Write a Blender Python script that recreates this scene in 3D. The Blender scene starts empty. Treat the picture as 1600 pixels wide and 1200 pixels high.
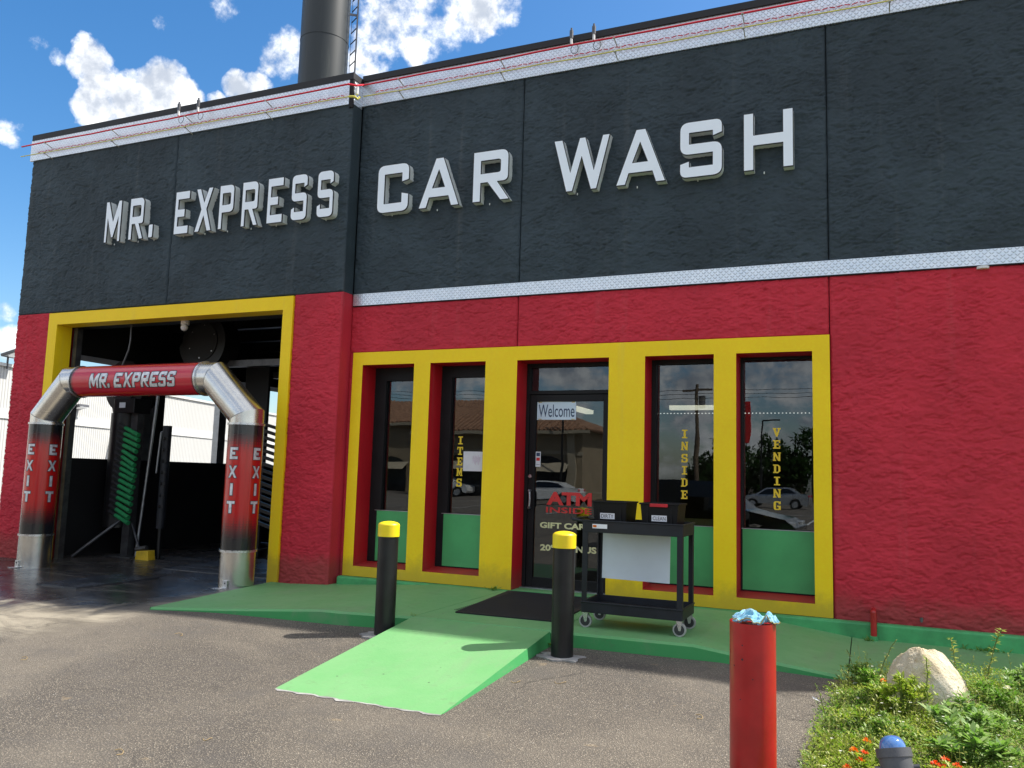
import bpy, math, random
from mathutils import Vector, Matrix
from mathutils.geometry import tessellate_polygon
random.seed(7)
R = math.radians
S = bpy.context.scene
COL = S.collection
# ------------------------------------------------------------------ camera
cd = bpy.data.cameras.new('camera'); cam = bpy.data.objects.new('camera', cd); COL.objects.link(cam)
cd.sensor_width = 36; cd.lens = 36 * 1286.12 / 1600; cd.clip_start = .05; cd.clip_end = 3000
yaw, pit, rol = R(23.37603823), R(6.43516332), R(1.67955498)
fw = Vector((-math.sin(yaw) * math.cos(pit), math.cos(yaw) * math.cos(pit), math.sin(pit)))
r0 = Vector((math.cos(yaw), math.sin(yaw), 0)); u0 = r0.cross(fw)
rt = r0 * math.cos(rol) + u0 * math.sin(rol); up = rt.cross(fw)
CAM = Vector((3.51274738, -8.28751319, 1.19770899))
M4 = Matrix((rt, up, -fw)).transposed().to_4x4(); M4.translation = CAM
cam.matrix_world = M4
S.camera = cam
# ------------------------------------------------------------------ light
SUN = Vector((.69, .379, 1.0)).normalized()
elev = math.asin(SUN.z)
sd = bpy.data.lights.new('sun', 'SUN'); sd.energy = 3.05; sd.angle = R(.53); sd.color = (1, .95, .87)
so = bpy.data.objects.new('sun', sd); COL.objects.link(so)
so.rotation_euler = (-SUN).to_track_quat('-Z', 'Y').to_euler()
S.view_settings.view_transform = 'Standard'; S.view_settings.look = 'None'
S.view_settings.exposure = 1.33; S.view_settings.gamma = 1
S.view_settings.use_curve_mapping = False
W = bpy.data.worlds.new('World'); S.world = W; W.use_nodes = True
nt = W.node_tree; nt.nodes.clear()
def N(nt, t, **k):
    n = nt.nodes.new(t)
    for a, b in k.items(): setattr(n, a, b)
    return n
def math_(nt, op, a, b=None, c=None, clamp=False):
    n = N(nt, 'ShaderNodeMath', operation=op, use_clamp=clamp)
    for i, v in enumerate((a, b, c)):
        if v is None: continue
        if isinstance(v, (int, float)): n.inputs[i].default_value = v
        else: nt.links.new(v, n.inputs[i])
    return n.outputs[0]
def vmath(nt, op, a, b=None):
    n = N(nt, 'ShaderNodeVectorMath', operation=op)
    for i, v in enumerate((a, b)):
        if v is None: continue
        if isinstance(v, (tuple, list)): n.inputs[i].default_value = v
        elif isinstance(v, (int, float)): n.inputs['Scale'].default_value = v
        else: nt.links.new(v, n.inputs[i])
    return n.outputs['Value'] if op in ('DOT_PRODUCT', 'LENGTH') else n.outputs['Vector']
def mixc(nt, fac, a, b):
    n = N(nt, 'ShaderNodeMix', data_type='RGBA')
    for s, v in ((n.inputs[0], fac), (n.inputs[6], a), (n.inputs[7], b)):
        if isinstance(v, (int, float)): s.default_value = v
        elif isinstance(v, tuple): s.default_value = (*v[:3], 1)
        else: nt.links.new(v, s)
    return n.outputs[2]
def noise(nt, vec, scale, detail=4, rough=.55, dist=0.0, dim='3D'):
    n = N(nt, 'ShaderNodeTexNoise'); n.inputs['Scale'].default_value = scale
    n.inputs['Detail'].default_value = detail; n.inputs['Roughness'].default_value = rough
    n.inputs['Distortion'].default_value = dist
    nt.links.new(vec, n.inputs['Vector']); return n.outputs['Fac']
def smooth(nt, v, a, b, lo=0.0, hi=1.0):
    n = N(nt, 'ShaderNodeMapRange', interpolation_type='SMOOTHSTEP')
    nt.links.new(v, n.inputs[0]); n.inputs[1].default_value = a; n.inputs[2].default_value = b
    n.inputs[3].default_value = lo; n.inputs[4].default_value = hi
    return n.outputs[0]
sky = N(nt, 'ShaderNodeTexSky', sky_type='NISHITA', sun_disc=False)
sky.sun_elevation = elev; sky.sun_rotation = math.atan2(SUN.x, SUN.y)
sky.air_density = 1.0; sky.dust_density = 1.2; sky.ozone_density = 2.0
tc = N(nt, 'ShaderNodeTexCoord'); dv = tc.outputs['Generated']
sx = N(nt, 'ShaderNodeSeparateXYZ'); nt.links.new(dv, sx.inputs[0])
zz = math_(nt, 'ADD', math_(nt, 'MAXIMUM', sx.outputs[2], 0.0), .25)
pr = vmath(nt, 'DIVIDE', dv, None)
cb = N(nt, 'ShaderNodeCombineXYZ'); [nt.links.new(zz, cb.inputs[i]) for i in range(3)]
nt.links.new(cb.outputs[0], pr.node.inputs[1])
n1 = noise(nt, pr, 2.6, 8, .56, .25)
n2 = noise(nt, dv, 17.0, 8, .6, .15)
base = math_(nt, 'MULTIPLY_ADD', n1, 1.0, -.5)
BL = [((-0.7214, 0.5587, 0.4092), 0.0233, 0.8), ((-0.7191, 0.5721, 0.3945), 0.0249, 0.8), ((-0.7286, 0.5763, 0.3702), 0.0264, 0.8), ((-0.704, 0.5928, 0.3912), 0.0264, 0.75), ((-0.7014, 0.6041, 0.3782), 0.0311, 0.85), ((-0.679, 0.615, 0.4009), 0.0311, 0.85), ((-0.6706, 0.6298, 0.3919), 0.0295, 0.85), ((-0.662, 0.6393, 0.3912), 0.0187, 0.7), ((-0.7371, 0.5383, 0.4086), 0.0125, 0.52), ((-0.7461, 0.5197, 0.4162), 0.016, 0.40), ((-0.621, 0.6652, 0.4145), 0.0202, 0.75), ((-0.6047, 0.6763, 0.4206), 0.0171, 0.7), ((-0.6442, 0.653, 0.3981), 0.0130, 0.65), ((-0.5728, 0.6821, 0.4546), 0.030, 0.58), ((-0.5848, 0.6824, 0.4385), 0.022, 0.52), ((-0.4806, 0.7271, 0.4902), 0.0467, 0.72), ((-0.4924, 0.7348, 0.4665), 0.0350, 0.7), ((-0.4535, 0.7351, 0.504), 0.0467, 0.76), ((-0.4259, 0.7589, 0.4927), 0.0428, 0.72), ((-0.4036, 0.7609, 0.508), 0.0428, 0.75), ((-0.3692, 0.7697, 0.5208), 0.0389, 0.72), ((-0.3839, 0.7685, 0.5119), 0.0311, 0.7), ((-0.5073, 0.733, 0.4533), 0.0233, 0.58), ((-0.455, 0.7543, 0.4733), 0.0272, 0.6), ((-0.8153, 0.5658, 0.1229), 0.026, 0.75), ((-0.8125, 0.5618, 0.1556), 0.0129, 0.5), ((-0.6146, 0.6221, 0.485), 0.022, 0.42), ((-0.6645, 0.5913, 0.4569), 0.015, 0.38), ((-0.7851, 0.5228, 0.332), 0.016, 0.38), ((-0.4054, 0.7303, 0.5499), 0.0778, 0.8), ((-0.4623, 0.6922, 0.5541), 0.0778, 0.8)]
wn_ = N(nt, 'ShaderNodeTexNoise'); wn_.inputs['Scale'].default_value = 26; wn_.inputs['Detail'].default_value = 4; nt.links.new(dv, wn_.inputs['Vector'])
dw = vmath(nt, 'NORMALIZE', vmath(nt, 'ADD', dv, vmath(nt, 'MULTIPLY', vmath(nt, 'SUBTRACT', wn_.outputs['Color'], (.5, .5, .5)), (.035, .035, .035))))
tot = None
for d, rad, amp in BL:
    if rad > .034: amp *= .74
    dd = Vector(d).normalized()
    dt = vmath(nt, 'DOT_PRODUCT', dw, tuple(dd))
    v = math_(nt, 'MULTIPLY_ADD', dt, 2 / rad ** 2, 1 - 2 / rad ** 2)
    v = math_(nt, 'MAXIMUM', v, 0.0); v = math_(nt, 'POWER', v, .5)
    tot = math_(nt, 'MULTIPLY', v, amp) if tot is None else math_(nt, 'MAXIMUM', tot, math_(nt, 'MULTIPLY', v, amp))
clear = vmath(nt, 'DOT_PRODUCT', dv, tuple(Vector((-.55, .70, .42)).normalized()))
clear = smooth(nt, clear, .80, .92, 0, .72)
den = math_(nt, 'SUBTRACT', math_(nt, 'MULTIPLY_ADD', base, 2.0, .20), clear)
den = math_(nt, 'MAXIMUM', den, math_(nt, 'SUBTRACT', tot, .34))
n4 = noise(nt, dv, 44.0, 6, .65)
den = math_(nt, 'ADD', den, math_(nt, 'MULTIPLY_ADD', n2, .8, -.42))
den = math_(nt, 'ADD', den, math_(nt, 'MULTIPLY_ADD', n4, .75, -.38))
cf = smooth(nt, den, -.10, .34)
cf = math_(nt, 'MULTIPLY', cf, smooth(nt, sx.outputs[2], -.02, .04))
n3 = noise(nt, dv, 22.0, 6, .6)
sh = smooth(nt, math_(nt, 'ADD', math_(nt, 'MULTIPLY_ADD', n4, .35, -.17), math_(nt, 'ADD', n3, math_(nt, 'MULTIPLY', den, -.22))), .22, .66)
CL = .66
ccol = mixc(nt, sh, (CL * .38, CL * .42, CL * .49), (CL * 1.0, CL * 1.0, CL * .985))
hs = N(nt, 'ShaderNodeHueSaturation'); hs.inputs['Saturation'].default_value = 1.36; nt.links.new(sky.outputs[0], hs.inputs['Color'])
bg1 = N(nt, 'ShaderNodeBackground'); nt.links.new(hs.outputs[0], bg1.inputs[0]); bg1.inputs[1].default_value = .080
bg2 = N(nt, 'ShaderNodeBackground'); nt.links.new(ccol, bg2.inputs[0]); bg2.inputs[1].default_value = 1.0
mx = N(nt, 'ShaderNodeMixShader'); nt.links.new(cf, mx.inputs[0]); nt.links.new(bg1.outputs[0], mx.inputs[1]); nt.links.new(bg2.outputs[0], mx.inputs[2])
wo = N(nt, 'ShaderNodeOutputWorld'); nt.links.new(mx.outputs[0], wo.inputs[0])
S.cycles.max_bounces = 8; S.cycles.diffuse_bounces = 4; S.cycles.glossy_bounces = 4; S.cycles.transparent_max_bounces = 12
S.cycles.sample_clamp_indirect = 6

# ------------------------------------------------------------------ materials
def new_mat(name):
    m = bpy.data.materials.new(name); m.use_nodes = True
    return m, m.node_tree, m.node_tree.nodes['Principled BSDF']
def seti(p, k, v): p.inputs[k].default_value = v
def objco(nt, scale=None):
    t = N(nt, 'ShaderNodeTexCoord')
    if scale is None: return t.outputs['Object']
    return vmath(nt, 'MULTIPLY', t.outputs['Object'], scale)
def bump(nt, p, h, strength=.5, dist=.01):
    b = N(nt, 'ShaderNodeBump'); b.inputs['Strength'].default_value = strength; b.inputs['Distance'].default_value = dist
    nt.links.new(h, b.inputs['Height']); nt.links.new(b.outputs[0], p.inputs['Normal'])
def plain(name, col, rough=.5, metal=0, var=.15, nscale=6, bstr=0, bscale=60, bdist=.002, spec=.5, coat=0, dirt=0, rvar=.12):
    m, t, p = new_mat(name); co = objco(t)
    n = noise(t, co, nscale, 5, .6)
    a = tuple(c * (1 - var) for c in col); b = tuple(min(1, c * (1 + var)) for c in col)
    c = mixc(t, smooth(t, n, .3, .7), a, b)
    if dirt:
        d = noise(t, co, nscale * 2.7, 6, .7)
        c = mixc(t, math_(t, 'MULTIPLY', smooth(t, d, .55, .75), dirt), c, (.10, .085, .06))
    t.links.new(c, p.inputs['Base Color'])
    seti(p, 'Metallic', metal); seti(p, 'Specular IOR Level', spec); seti(p, 'Coat Weight', coat)
    t.links.new(math_(t, 'MULTIPLY_ADD', n, rvar * 2, rough - rvar, clamp=True), p.inputs['Roughness'])
    if bstr: bump(t, p, noise(t, co, bscale, 4, .6), bstr, bdist)
    return m
def stucco(name, col, strength=.75, var=.16, dist=.016, rough=.72, calm=False):
    m, t, p = new_mat(name); co = objco(t, (1, 1, 1))
    w = noise(t, co, 1.6, 3, .5)
    lump = noise(t, co, 4.5, 6, .60, .5)
    cs = vmath(t, 'MULTIPLY', co, (1.0, 1.0, 2.4))
    c1 = noise(t, cs, 3.4, 4, .50, .5)
    crease = smooth(t, math_(t, 'ABSOLUTE', math_(t, 'SUBTRACT', c1, .5)), 0.0, .0075)
    c2 = noise(t, cs, 8.0, 4, .50, .6)
    cr2 = smooth(t, math_(t, 'ABSOLUTE', math_(t, 'SUBTRACT', c2, .49)), 0.0, .013)
    brk = smooth(t, noise(t, co, 9, 4, .6), .45, .55)
    patch = smooth(t, w, .38, .50)
    fine = noise(t, co, 42, 5, .68)
    if calm: crease = smooth(t, crease, -1, 1); cr2 = crease; brk = crease
    g1 = math_(t, 'MULTIPLY', math_(t, 'SUBTRACT', 1.0, crease), brk)
    g2 = math_(t, 'MULTIPLY', math_(t, 'MULTIPLY', math_(t, 'SUBTRACT', 1.0, cr2), patch), brk)
    gg = math_(t, 'MAXIMUM', g1, g2)
    h = math_(t, 'MULTIPLY', lump, .50)
    h = math_(t, 'MULTIPLY_ADD', fine, .40, h)
    bump(t, p, h, strength, dist)
    a = tuple(c * (1 - var) for c in col); b = tuple(min(1, c * (1 + var)) for c in col)
    big = noise(t, co, .9, 4, .6)
    c = mixc(t, smooth(t, big, .3, .7), a, b)
    dk = math_(t, 'MULTIPLY', gg, .0)
    c = mixc(t, dk, c, tuple(x * .30 for x in col))
    c = mixc(t, math_(t, 'MULTIPLY', smooth(t, fine, .35, .75), .16), c, tuple(min(1, x * 1.5 + .01) for x in col))
    # faint run-off streaks below the trim
    stv = noise(t, vmath(t, 'MULTIPLY', co, (7, 7, .35)), 1.0, 4, .6)
    c = mixc(t, math_(t, 'MULTIPLY', smooth(t, stv, .55, .8), .10), c, (.30, .29, .27))
    sz = N(t, 'ShaderNodeSeparateXYZ'); t.links.new(co, sz.inputs[0])
    spl = math_(t, 'ADD', sz.outputs[2], math_(t, 'MULTIPLY', noise(t, co, 5, 5, .7), -.35))
    c = mixc(t, math_(t, 'MULTIPLY', smooth(t, spl, .12, -.12), .40), c, (.10, .075, .05))
    t.links.new(c, p.inputs['Base Color'])
    t.links.new(math_(t, 'MULTIPLY_ADD', fine, .25, rough - .12), p.inputs['Roughness']); seti(p, 'Specular IOR Level', .28)
    return m
MT = {}
MT['red_stucco'] = stucco('red_stucco', (.50, .026, .044), .8, .13, .012)
MT['black_stucco'] = stucco('black_stucco', (.034, .050, .060), .95, .24, .013, .62)
MT['yellow_stucco'] = stucco('yellow_stucco', (.93, .62, .008), .10, .04, .005, .5, calm=True)
MT['red_smooth'] = stucco('red_smooth', (.52, .012, .02), .25, .1, .008, .5)
def green_mat():
    m, t, p = new_mat('green_concrete_paint'); co = objco(t)
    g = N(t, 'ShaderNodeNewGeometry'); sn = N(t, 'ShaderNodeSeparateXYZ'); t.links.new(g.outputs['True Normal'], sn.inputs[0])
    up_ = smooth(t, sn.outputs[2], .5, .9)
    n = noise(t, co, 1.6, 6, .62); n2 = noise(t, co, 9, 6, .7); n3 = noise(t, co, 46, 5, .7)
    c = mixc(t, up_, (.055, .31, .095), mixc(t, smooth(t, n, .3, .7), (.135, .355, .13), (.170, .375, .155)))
    st = noise(t, vmath(t, 'MULTIPLY', co, (1.2, .35, 1)), 3.2, 6, .68, .5)
    c = mixc(t, math_(t, 'MULTIPLY', smooth(t, st, .50, .72), .42), c, (.19, .27, .16))
    c = mixc(t, math_(t, 'MULTIPLY', smooth(t, n2, .58, .74), .42), c, (.12, .16, .09))
    c = mixc(t, math_(t, 'MULTIPLY', smooth(t, n3, .70, .76), .55), c, (.05, .07, .04))
    v = N(t, 'ShaderNodeTexVoronoi'); v.inputs['Scale'].default_value = 5.5; t.links.new(co, v.inputs['Vector'])
    c = mixc(t, math_(t, 'MULTIPLY', smooth(t, v.outputs['Distance'], .05, .03), .8), c, (.03, .03, .025))
    t.links.new(c, p.inputs['Base Color']); t.links.new(math_(t, 'MULTIPLY_ADD', n2, .3, .45), p.inputs['Roughness']); seti(p, 'Specular IOR Level', .35)
    bump(t, p, math_(t, 'ADD', math_(t, 'MULTIPLY', n3, .5), n2), .45, .006); return m
MT['green_paint'] = green_mat()
MT['green_panel'] = plain('green_panel_paint', (.07, .40, .13), .45, 0, .10, 2.5, .10, 40, .002, dirt=.08)
MT['plinth'] = plain('green_plinth_paint', (.06, .32, .11), .6, 0, .25, 3.5, .4, 35, .005, dirt=.2)
MT['dark_metal'] = plain('black_aluminium', (.012, .012, .013), .5, 0, .15, 5, spec=.22)
MT['black_flat'] = plain('black_flat_paint', (.008, .008, .009), .6, 0, .3, 1.5)
MT['black_gloss'] = plain('black_gloss_paint', (.010, .010, .011), .36, 0, .3, 5, .12, 30, .002, spec=.4)
MT['black_plastic'] = plain('black_plastic', (.014, .016, .021), .5, 0, .2, 7, .2, 250, .0006, spec=.35)
MT['bin_plastic'] = plain('bin_plastic', (.006, .006, .007), .55, 0, .15, 5, spec=.25)
MT['red_gloss'] = plain('red_gloss_paint', (.38, .010, .010), .38, 0, .16, 5, .14, 25, .002, coat=.2, dirt=.12, rvar=.2)
MT['red_plastic'] = plain('red_plastic', (.5, .01, .02), .4)
MT['yellow_cap'] = plain('yellow_cap_plastic', (.85, .62, .01), .42, 0, .06, 5)
MT['yellow_paint'] = plain('yellow_worn_paint', (.6, .4, .02), .5, 0, .2, 8, dirt=.4)
MT['white_face'] = plain('white_acrylic', (.84, .90, .95), .35, 0, .02, 2)
MT['white_return'] = plain('white_painted_metal', (.70, .73, .70), .5, 0, .05, 4)
MT['white_board'] = plain('white_board', (.76, .84, .90), .4, 0, .04, 3)
MT['white_paper'] = plain('white_paper', (.75, .76, .80), .7, 0, .04, 12)
MT['pale_blue'] = plain('pale_blue_print', (.62, .74, .84), .5, 0, .02, 8)
MT['trim_black'] = plain('black_trim', (.01, .01, .012), .5)
MT['navy_ink'] = plain('navy_ink', (.03, .06, .13), .6)
MT['black_ink'] = plain('black_ink', (.02, .02, .03), .6)
MT['yellow_vinyl'] = plain('yellow_vinyl', (.92, .66, .03), .5, var=.03)
MT['cream_vinyl'] = plain('cream_vinyl', (.72, .70, .38), .5, var=.06)
MT['red_vinyl'] = plain('red_vinyl', (.62, .02, .02), .4, var=.05)
MT['silver_vinyl'] = plain('silver_vinyl', (.62, .63, .66), .35, .25, .25, 22)
MT['green_foam'] = plain('green_foam', (.012, .24, .075), .8, 0, .2, 12, .5, 90, .004)
MT['dark_foam'] = plain('dark_foam', (.016, .015, .018), .8, 0, .2, 12)
MT['galv'] = plain('galvanised_steel', (.36, .38, .40), .38, .85, .15, 9, .1, 40, .001)
MT['dull_steel'] = plain('dull_steel', (.12, .12, .125), .42, .7, .25, 9)
MT['chrome'] = plain('zinc_plate', (.62, .63, .64), .28, .9, .1, 20)
MT['rubber'] = plain('grey_rubber', (.34, .34, .33), .7, 0, .1, 20)
MT['dark_wheel'] = plain('dark_wheel_plastic', (.03, .03, .033), .5)
MT['red_tube'] = plain('red_glass_tube', (.62, .01, .03), .25, 0, .05, 5)
MT['yellow_tube'] = plain('yellow_glass_tube', (.66, .60, .10), .3, 0, .1, 5)
MT['clear_tube'] = plain('standoff_glass', (.40, .38, .30), .3, 0, .2, 12)
MT['white_plastic'] = plain('white_plastic', (.72, .72, .70), .4, 0, .05, 12)
MT['roofing'] = plain('roof_membrane', (.35, .34, .33), .8)
MT['interior_wall'] = plain('interior_wall', (.12, .115, .10), .8, 0, .1, 1)
MT['interior_floor'] = plain('interior_floor', (.06, .055, .05), .4, 0, .2, 1)
MT['bark'] = plain('bark', (.12, .085, .055), .85, 0, .3, 8, .5, 30, .01)
MT['stem'] = plain('plant_stem', (.12, .17, .04), .6, 0, .3, 20)
MT['beige_stucco'] = plain('beige_stucco', (.28, .22, .14), .8, 0, .08, 1.2, .3, 30, .01)
MT['beige_band'] = plain('beige_band', (.36, .31, .22), .8, 0, .05, 1.2)
MT['tyre'] = plain('tyre_rubber', (.015, .015, .015), .75)
MT['car_white'] = plain('white_car_paint', (.72, .72, .70), .25, 0, .02, 1, coat=.6)
MT['car_silver'] = plain('silver_car_paint', (.42, .43, .44), .28, .5, .03, 1, coat=.6)
MT['car_black'] = plain('black_car_paint', (.006, .006, .007), .18, 0, .02, 1, coat=1)
MT['car_glass'] = plain('car_glass', (.01, .012, .014), .08, 0, .02, 1)
MT['lamp_glass'] = plain('lamp_glass', (.7, .72, .75), .1, .2, .02, 1)
MT['white_line'] = plain('white_line_paint', (.62, .62, .60), .7, 0, .25, 6)
MT['paving'] = plain('concrete', (.30, .285, .26), .8, 0, .25, 2, .4, 30, .006, dirt=.3)
MT['cloth_edge'] = plain('cloth_trim', (.30, .26, .08), .8)
MT['dead_leaf'] = plain('dead_leaf', (.30, .22, .11), .8)
MT['litter'] = plain('white_litter', (.7, .7, .7), .7)

def steel_mat():
    m, t, p = new_mat('brushed_stainless'); co = objco(t)
    n = noise(t, vmath(t, 'MULTIPLY', co, (1, 1, 60)), 3.0, 3, .6)
    n2 = noise(t, co, 2.4, 4, .6)
    c = mixc(t, smooth(t, n2, .3, .75), (.56, .55, .52), (.70, .69, .66)); t.links.new(c, p.inputs['Base Color'])
    seti(p, 'Metallic', 1.0)
    t.links.new(math_(t, 'MULTIPLY_ADD', n, .12, .19), p.inputs['Roughness'])
    seti(p, 'Anisotropic', .5)
    bump(t, p, noise(t, co, 3.2, 3, .5), .12, .01)
    return m
MT['steel'] = steel_mat()
def wrap_mat(name, axis, lo, hi, mid=(.50, .010, .010)):
    """printed vinyl: black at both ends, halftone dots into red"""
    m, t, p = new_mat(name); t0 = N(t, 'ShaderNodeTexCoord'); co = t0.outputs['Object']
    s = N(t, 'ShaderNodeSeparateXYZ'); t.links.new(co, s.inputs[0]); z = s.outputs[axis]
    L = hi - lo; f = .22 if axis == 2 else .025
    a = smooth(t, z, lo + L * f * .3, lo + L * f * 1.6); b = smooth(t, z, hi - L * f * .25, hi - L * f * 1.25)
    g = math_(t, 'MULTIPLY', a, b)
    if axis == 2:
        v = N(t, 'ShaderNodeTexVoronoi'); v.inputs['Scale'].default_value = 34; v.inputs['Randomness'].default_value = .15
        t.links.new(co, v.inputs['Vector'])
        k = math_(t, 'SUBTRACT', math_(t, 'MULTIPLY_ADD', g, .9, .35), v.outputs['Distance'])
        dots = smooth(t, k, .28, .42)
        g = math_(t, 'MULTIPLY_ADD', dots, .25, math_(t, 'MULTIPLY', g, .75))
        n = noise(t, vmath(t, 'MULTIPLY', co, (20, 20, 1.5)), 1.0, 3, .5)
        g = math_(t, 'MULTIPLY', g, smooth(t, n, .15, .5, .72, 1.0), clamp=True)
    c = mixc(t, g, (.012, .014, .017), mid)
    t.links.new(c, p.inputs['Base Color']); seti(p, 'Roughness', .22); seti(p, 'Coat Weight', .4)
    bump(t, p, noise(t, vmath(t, 'MULTIPLY', co, (6, 6, .8)), 3.0, 3, .5), .08, .01)
    return m
MT['leg_wrap'] = wrap_mat('leg_wrap_print', 2, .27, 1.715)
MT['bar_wrap'] = wrap_mat('bar_wrap_print', 0, -5.90, -3.80, (.52, .012, .030))
def diamond_mat():
    m, t, p = new_mat('diamond_plate'); co = objco(t)
    s = N(t, 'ShaderNodeSeparateXYZ'); t.links.new(co, s.inputs[0])
    def lug(sign, off):
        pt = .040
        x = math_(t, 'ADD', s.outputs[0], off); z = s.outputs[2]
        a = math_(t, 'MULTIPLY', math_(t, 'ADD', x, math_(t, 'MULTIPLY', z, sign)), .7071 / pt)
        b = math_(t, 'MULTIPLY', math_(t, 'SUBTRACT', x, math_(t, 'MULTIPLY', z, sign)), .7071 / pt)
        fa = math_(t, 'SUBTRACT', math_(t, 'FRACT', a), .5); fb = math_(t, 'SUBTRACT', math_(t, 'FRACT', b), .5)
        e = math_(t, 'ADD', math_(t, 'POWER', math_(t, 'ABSOLUTE', math_(t, 'DIVIDE', fa, .42)), 2.0), math_(t, 'POWER', math_(t, 'ABSOLUTE', math_(t, 'DIVIDE', fb, .13)), 2.0))
        return smooth(t, e, 1.0, .3)
    h = math_(t, 'MAXIMUM', lug(1, 0), lug(-1, .020))
    big = noise(t, co, .9, 3, .5); fine = noise(t, co, 14, 5, .6)
    hh = math_(t, 'ADD', math_(t, 'MULTIPLY', h, 1.0), math_(t, 'MULTIPLY', big, 4.0))
    bump(t, p, hh, .8, .004)
    c = mixc(t, smooth(t, fine, .3, .8), (.68, .73, .78), (.82, .86, .90))
    c = mixc(t, math_(t, 'MULTIPLY', h, .50), c, (.30, .33, .36))  # lug shading put into the colour so the relief shows
    c = mixc(t, math_(t, 'MULTIPLY', smooth(t, noise(t, co, 3.1, 6, .7), .66, .8), .35), c, (.25, .22, .16))
    t.links.new(c, p.inputs['Base Color']); seti(p, 'Metallic', .72)
    t.links.new(math_(t, 'MULTIPLY_ADD', fine, .18, .22), p.inputs['Roughness'])
    return m
MT['diamond'] = diamond_mat()
def N_col(t, co, sc):
    n = N(t, 'ShaderNodeTexNoise'); n.inputs['Scale'].default_value = sc; n.inputs['Detail'].default_value = 5; t.links.new(co, n.inputs['Vector']); return n.outputs['Color']
def asphalt_mat():
    m, t, p = new_mat('asphalt'); co = objco(t)
    s = N(t, 'ShaderNodeSeparateXYZ'); t.links.new(co, s.inputs[0])
    v = N(t, 'ShaderNodeTexVoronoi'); v.inputs['Scale'].default_value = 105; t.links.new(co, v.inputs['Vector'])
    vc = N(t, 'ShaderNodeSeparateColor'); t.links.new(v.outputs['Color'], vc.inputs[0])
    st = smooth(t, v.outputs['Distance'], .55, .15)
    v2 = N(t, 'ShaderNodeTexVoronoi'); v2.inputs['Scale'].default_value = 58; t.links.new(co, v2.inputs['Vector'])
    vc2 = N(t, 'ShaderNodeSeparateColor'); t.links.new(v2.outputs['Color'], vc2.inputs[0])
    stone = mixc(t, vc.outputs[0], (.140, .117, .088), (.285, .242, .186))
    stone = mixc(t, smooth(t, vc.outputs[1], .86, .93), stone, (.42, .37, .29))
    stone = mixc(t, math_(t, 'MULTIPLY', smooth(t, vc2.outputs[0], .93, .96), smooth(t, v2.outputs['Distance'], .4, .3)), stone, (.42, .40, .36))
    c = mixc(t, st, (.066, .057, .048), stone)
    big = noise(t, co, .55, 5, .6, .5); med = noise(t, co, 3.0, 5, .65)
    c = mixc(t, math_(t, 'MULTIPLY', smooth(t, big, .35, .7), .30), c, (.29, .248, .19))
    c = mixc(t, math_(t, 'MULTIPLY', smooth(t, med, .50, .74), .50), c, (.085, .076, .068))
    dk2 = noise(t, vmath(t, 'MULTIPLY', co, (.8, 1.3, 1)), .75, 6, .68, .6); c = mixc(t, math_(t, 'MULTIPLY', smooth(t, dk2, .52, .70), .42), c, (.10, .090, .080))
    c = mixc(t, math_(t, 'MULTIPLY', smooth(t, noise(t, co, 6.5, 4, .6), .66, .74), .30), c, (.33, .24, .13))
    # concrete apron with worn sandy patches in front of the wash bay
    edge = math_(t, 'ADD', s.outputs[0], math_(t, 'MULTIPLY', math_(t, 'SUBTRACT', noise(t, co, .8, 4, .6), .5), 1.6))
    apron = smooth(t, math_(t, 'ADD', edge, math_(t, 'MULTIPLY', s.outputs[1], -.35)), -1.55, -1.95)
    apron = math_(t, 'MULTIPLY', apron, smooth(t, math_(t, 'ADD', s.outputs[1], math_(t, 'MULTIPLY', noise(t, co, 1.3, 4, .6), 1.2)), -3.9, -3.3))
    ac = mixc(t, smooth(t, noise(t, vmath(t, 'MULTIPLY', co, (.6, 1.6, 1)), 1.6, 7, .72, .8), .35, .62), (.135, .115, .085), (.33, .29, .22))
    c = mixc(t, math_(t, 'MULTIPLY', apron, .85), c, ac)
    # wet zone: dark, smooth, streaked along the way the cars leave
    wn = noise(t, vmath(t, 'MULTIPLY', co, (.9, .55, 1)), 1.7, 6, .62, 1.2)
    wet = math_(t, 'ADD', s.outputs[1], math_(t, 'MULTIPLY', s.outputs[0], -.10))
    wet = math_(t, 'ADD', wet, math_(t, 'MULTIPLY', math_(t, 'SUBTRACT', wn, .5), 2.6))
    wet = smooth(t, wet, -2.7, -1.9)
    wet = math_(t, 'MULTIPLY', wet, smooth(t, math_(t, 'ADD', s.outputs[0], math_(t, 'MULTIPLY', wn, .5)), -2.2, -3.0))
    wetc = mixc(t, smooth(t, noise(t, vmath(t, 'MULTIPLY', co, (.5, 1.8, 1)), 2.2, 6, .7, 1.0), .4, .66), (.018, .018, .021), (.075, .068, .062))
    c = mixc(t, math_(t, 'MULTIPLY', wet, .93), c, wetc)
    ck = N(t, 'ShaderNodeTexVoronoi', feature='DISTANCE_TO_EDGE'); ck.inputs['Scale'].default_value = .33
    t.links.new(vmath(t, 'ADD', co, vmath(t, 'MULTIPLY', vmath(t, 'SUBTRACT', N_col(t, co, 2.2), (.5, .5, .5)), (.7, .7, 0))), ck.inputs['Vector'])
    crk = math_(t, 'MULTIPLY', smooth(t, ck.outputs['Distance'], .004, .0015), smooth(t, noise(t, co, .9, 3, .5), .50, .60))
    c = mixc(t, math_(t, 'MULTIPLY', crk, .45), c, (.02, .018, .016))
    # oil marks
    o = noise(t, co, 1.1, 2, .4); c = mixc(t, math_(t, 'MULTIPLY', smooth(t, o, .68, .74), .35), c, (.04, .036, .034))
    t.links.new(c, p.inputs['Base Color'])
    rr = math_(t, 'MULTIPLY_ADD', wet, math_(t, 'MULTIPLY_ADD', wn, .5, -.86).node.outputs[0], .86)
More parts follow.
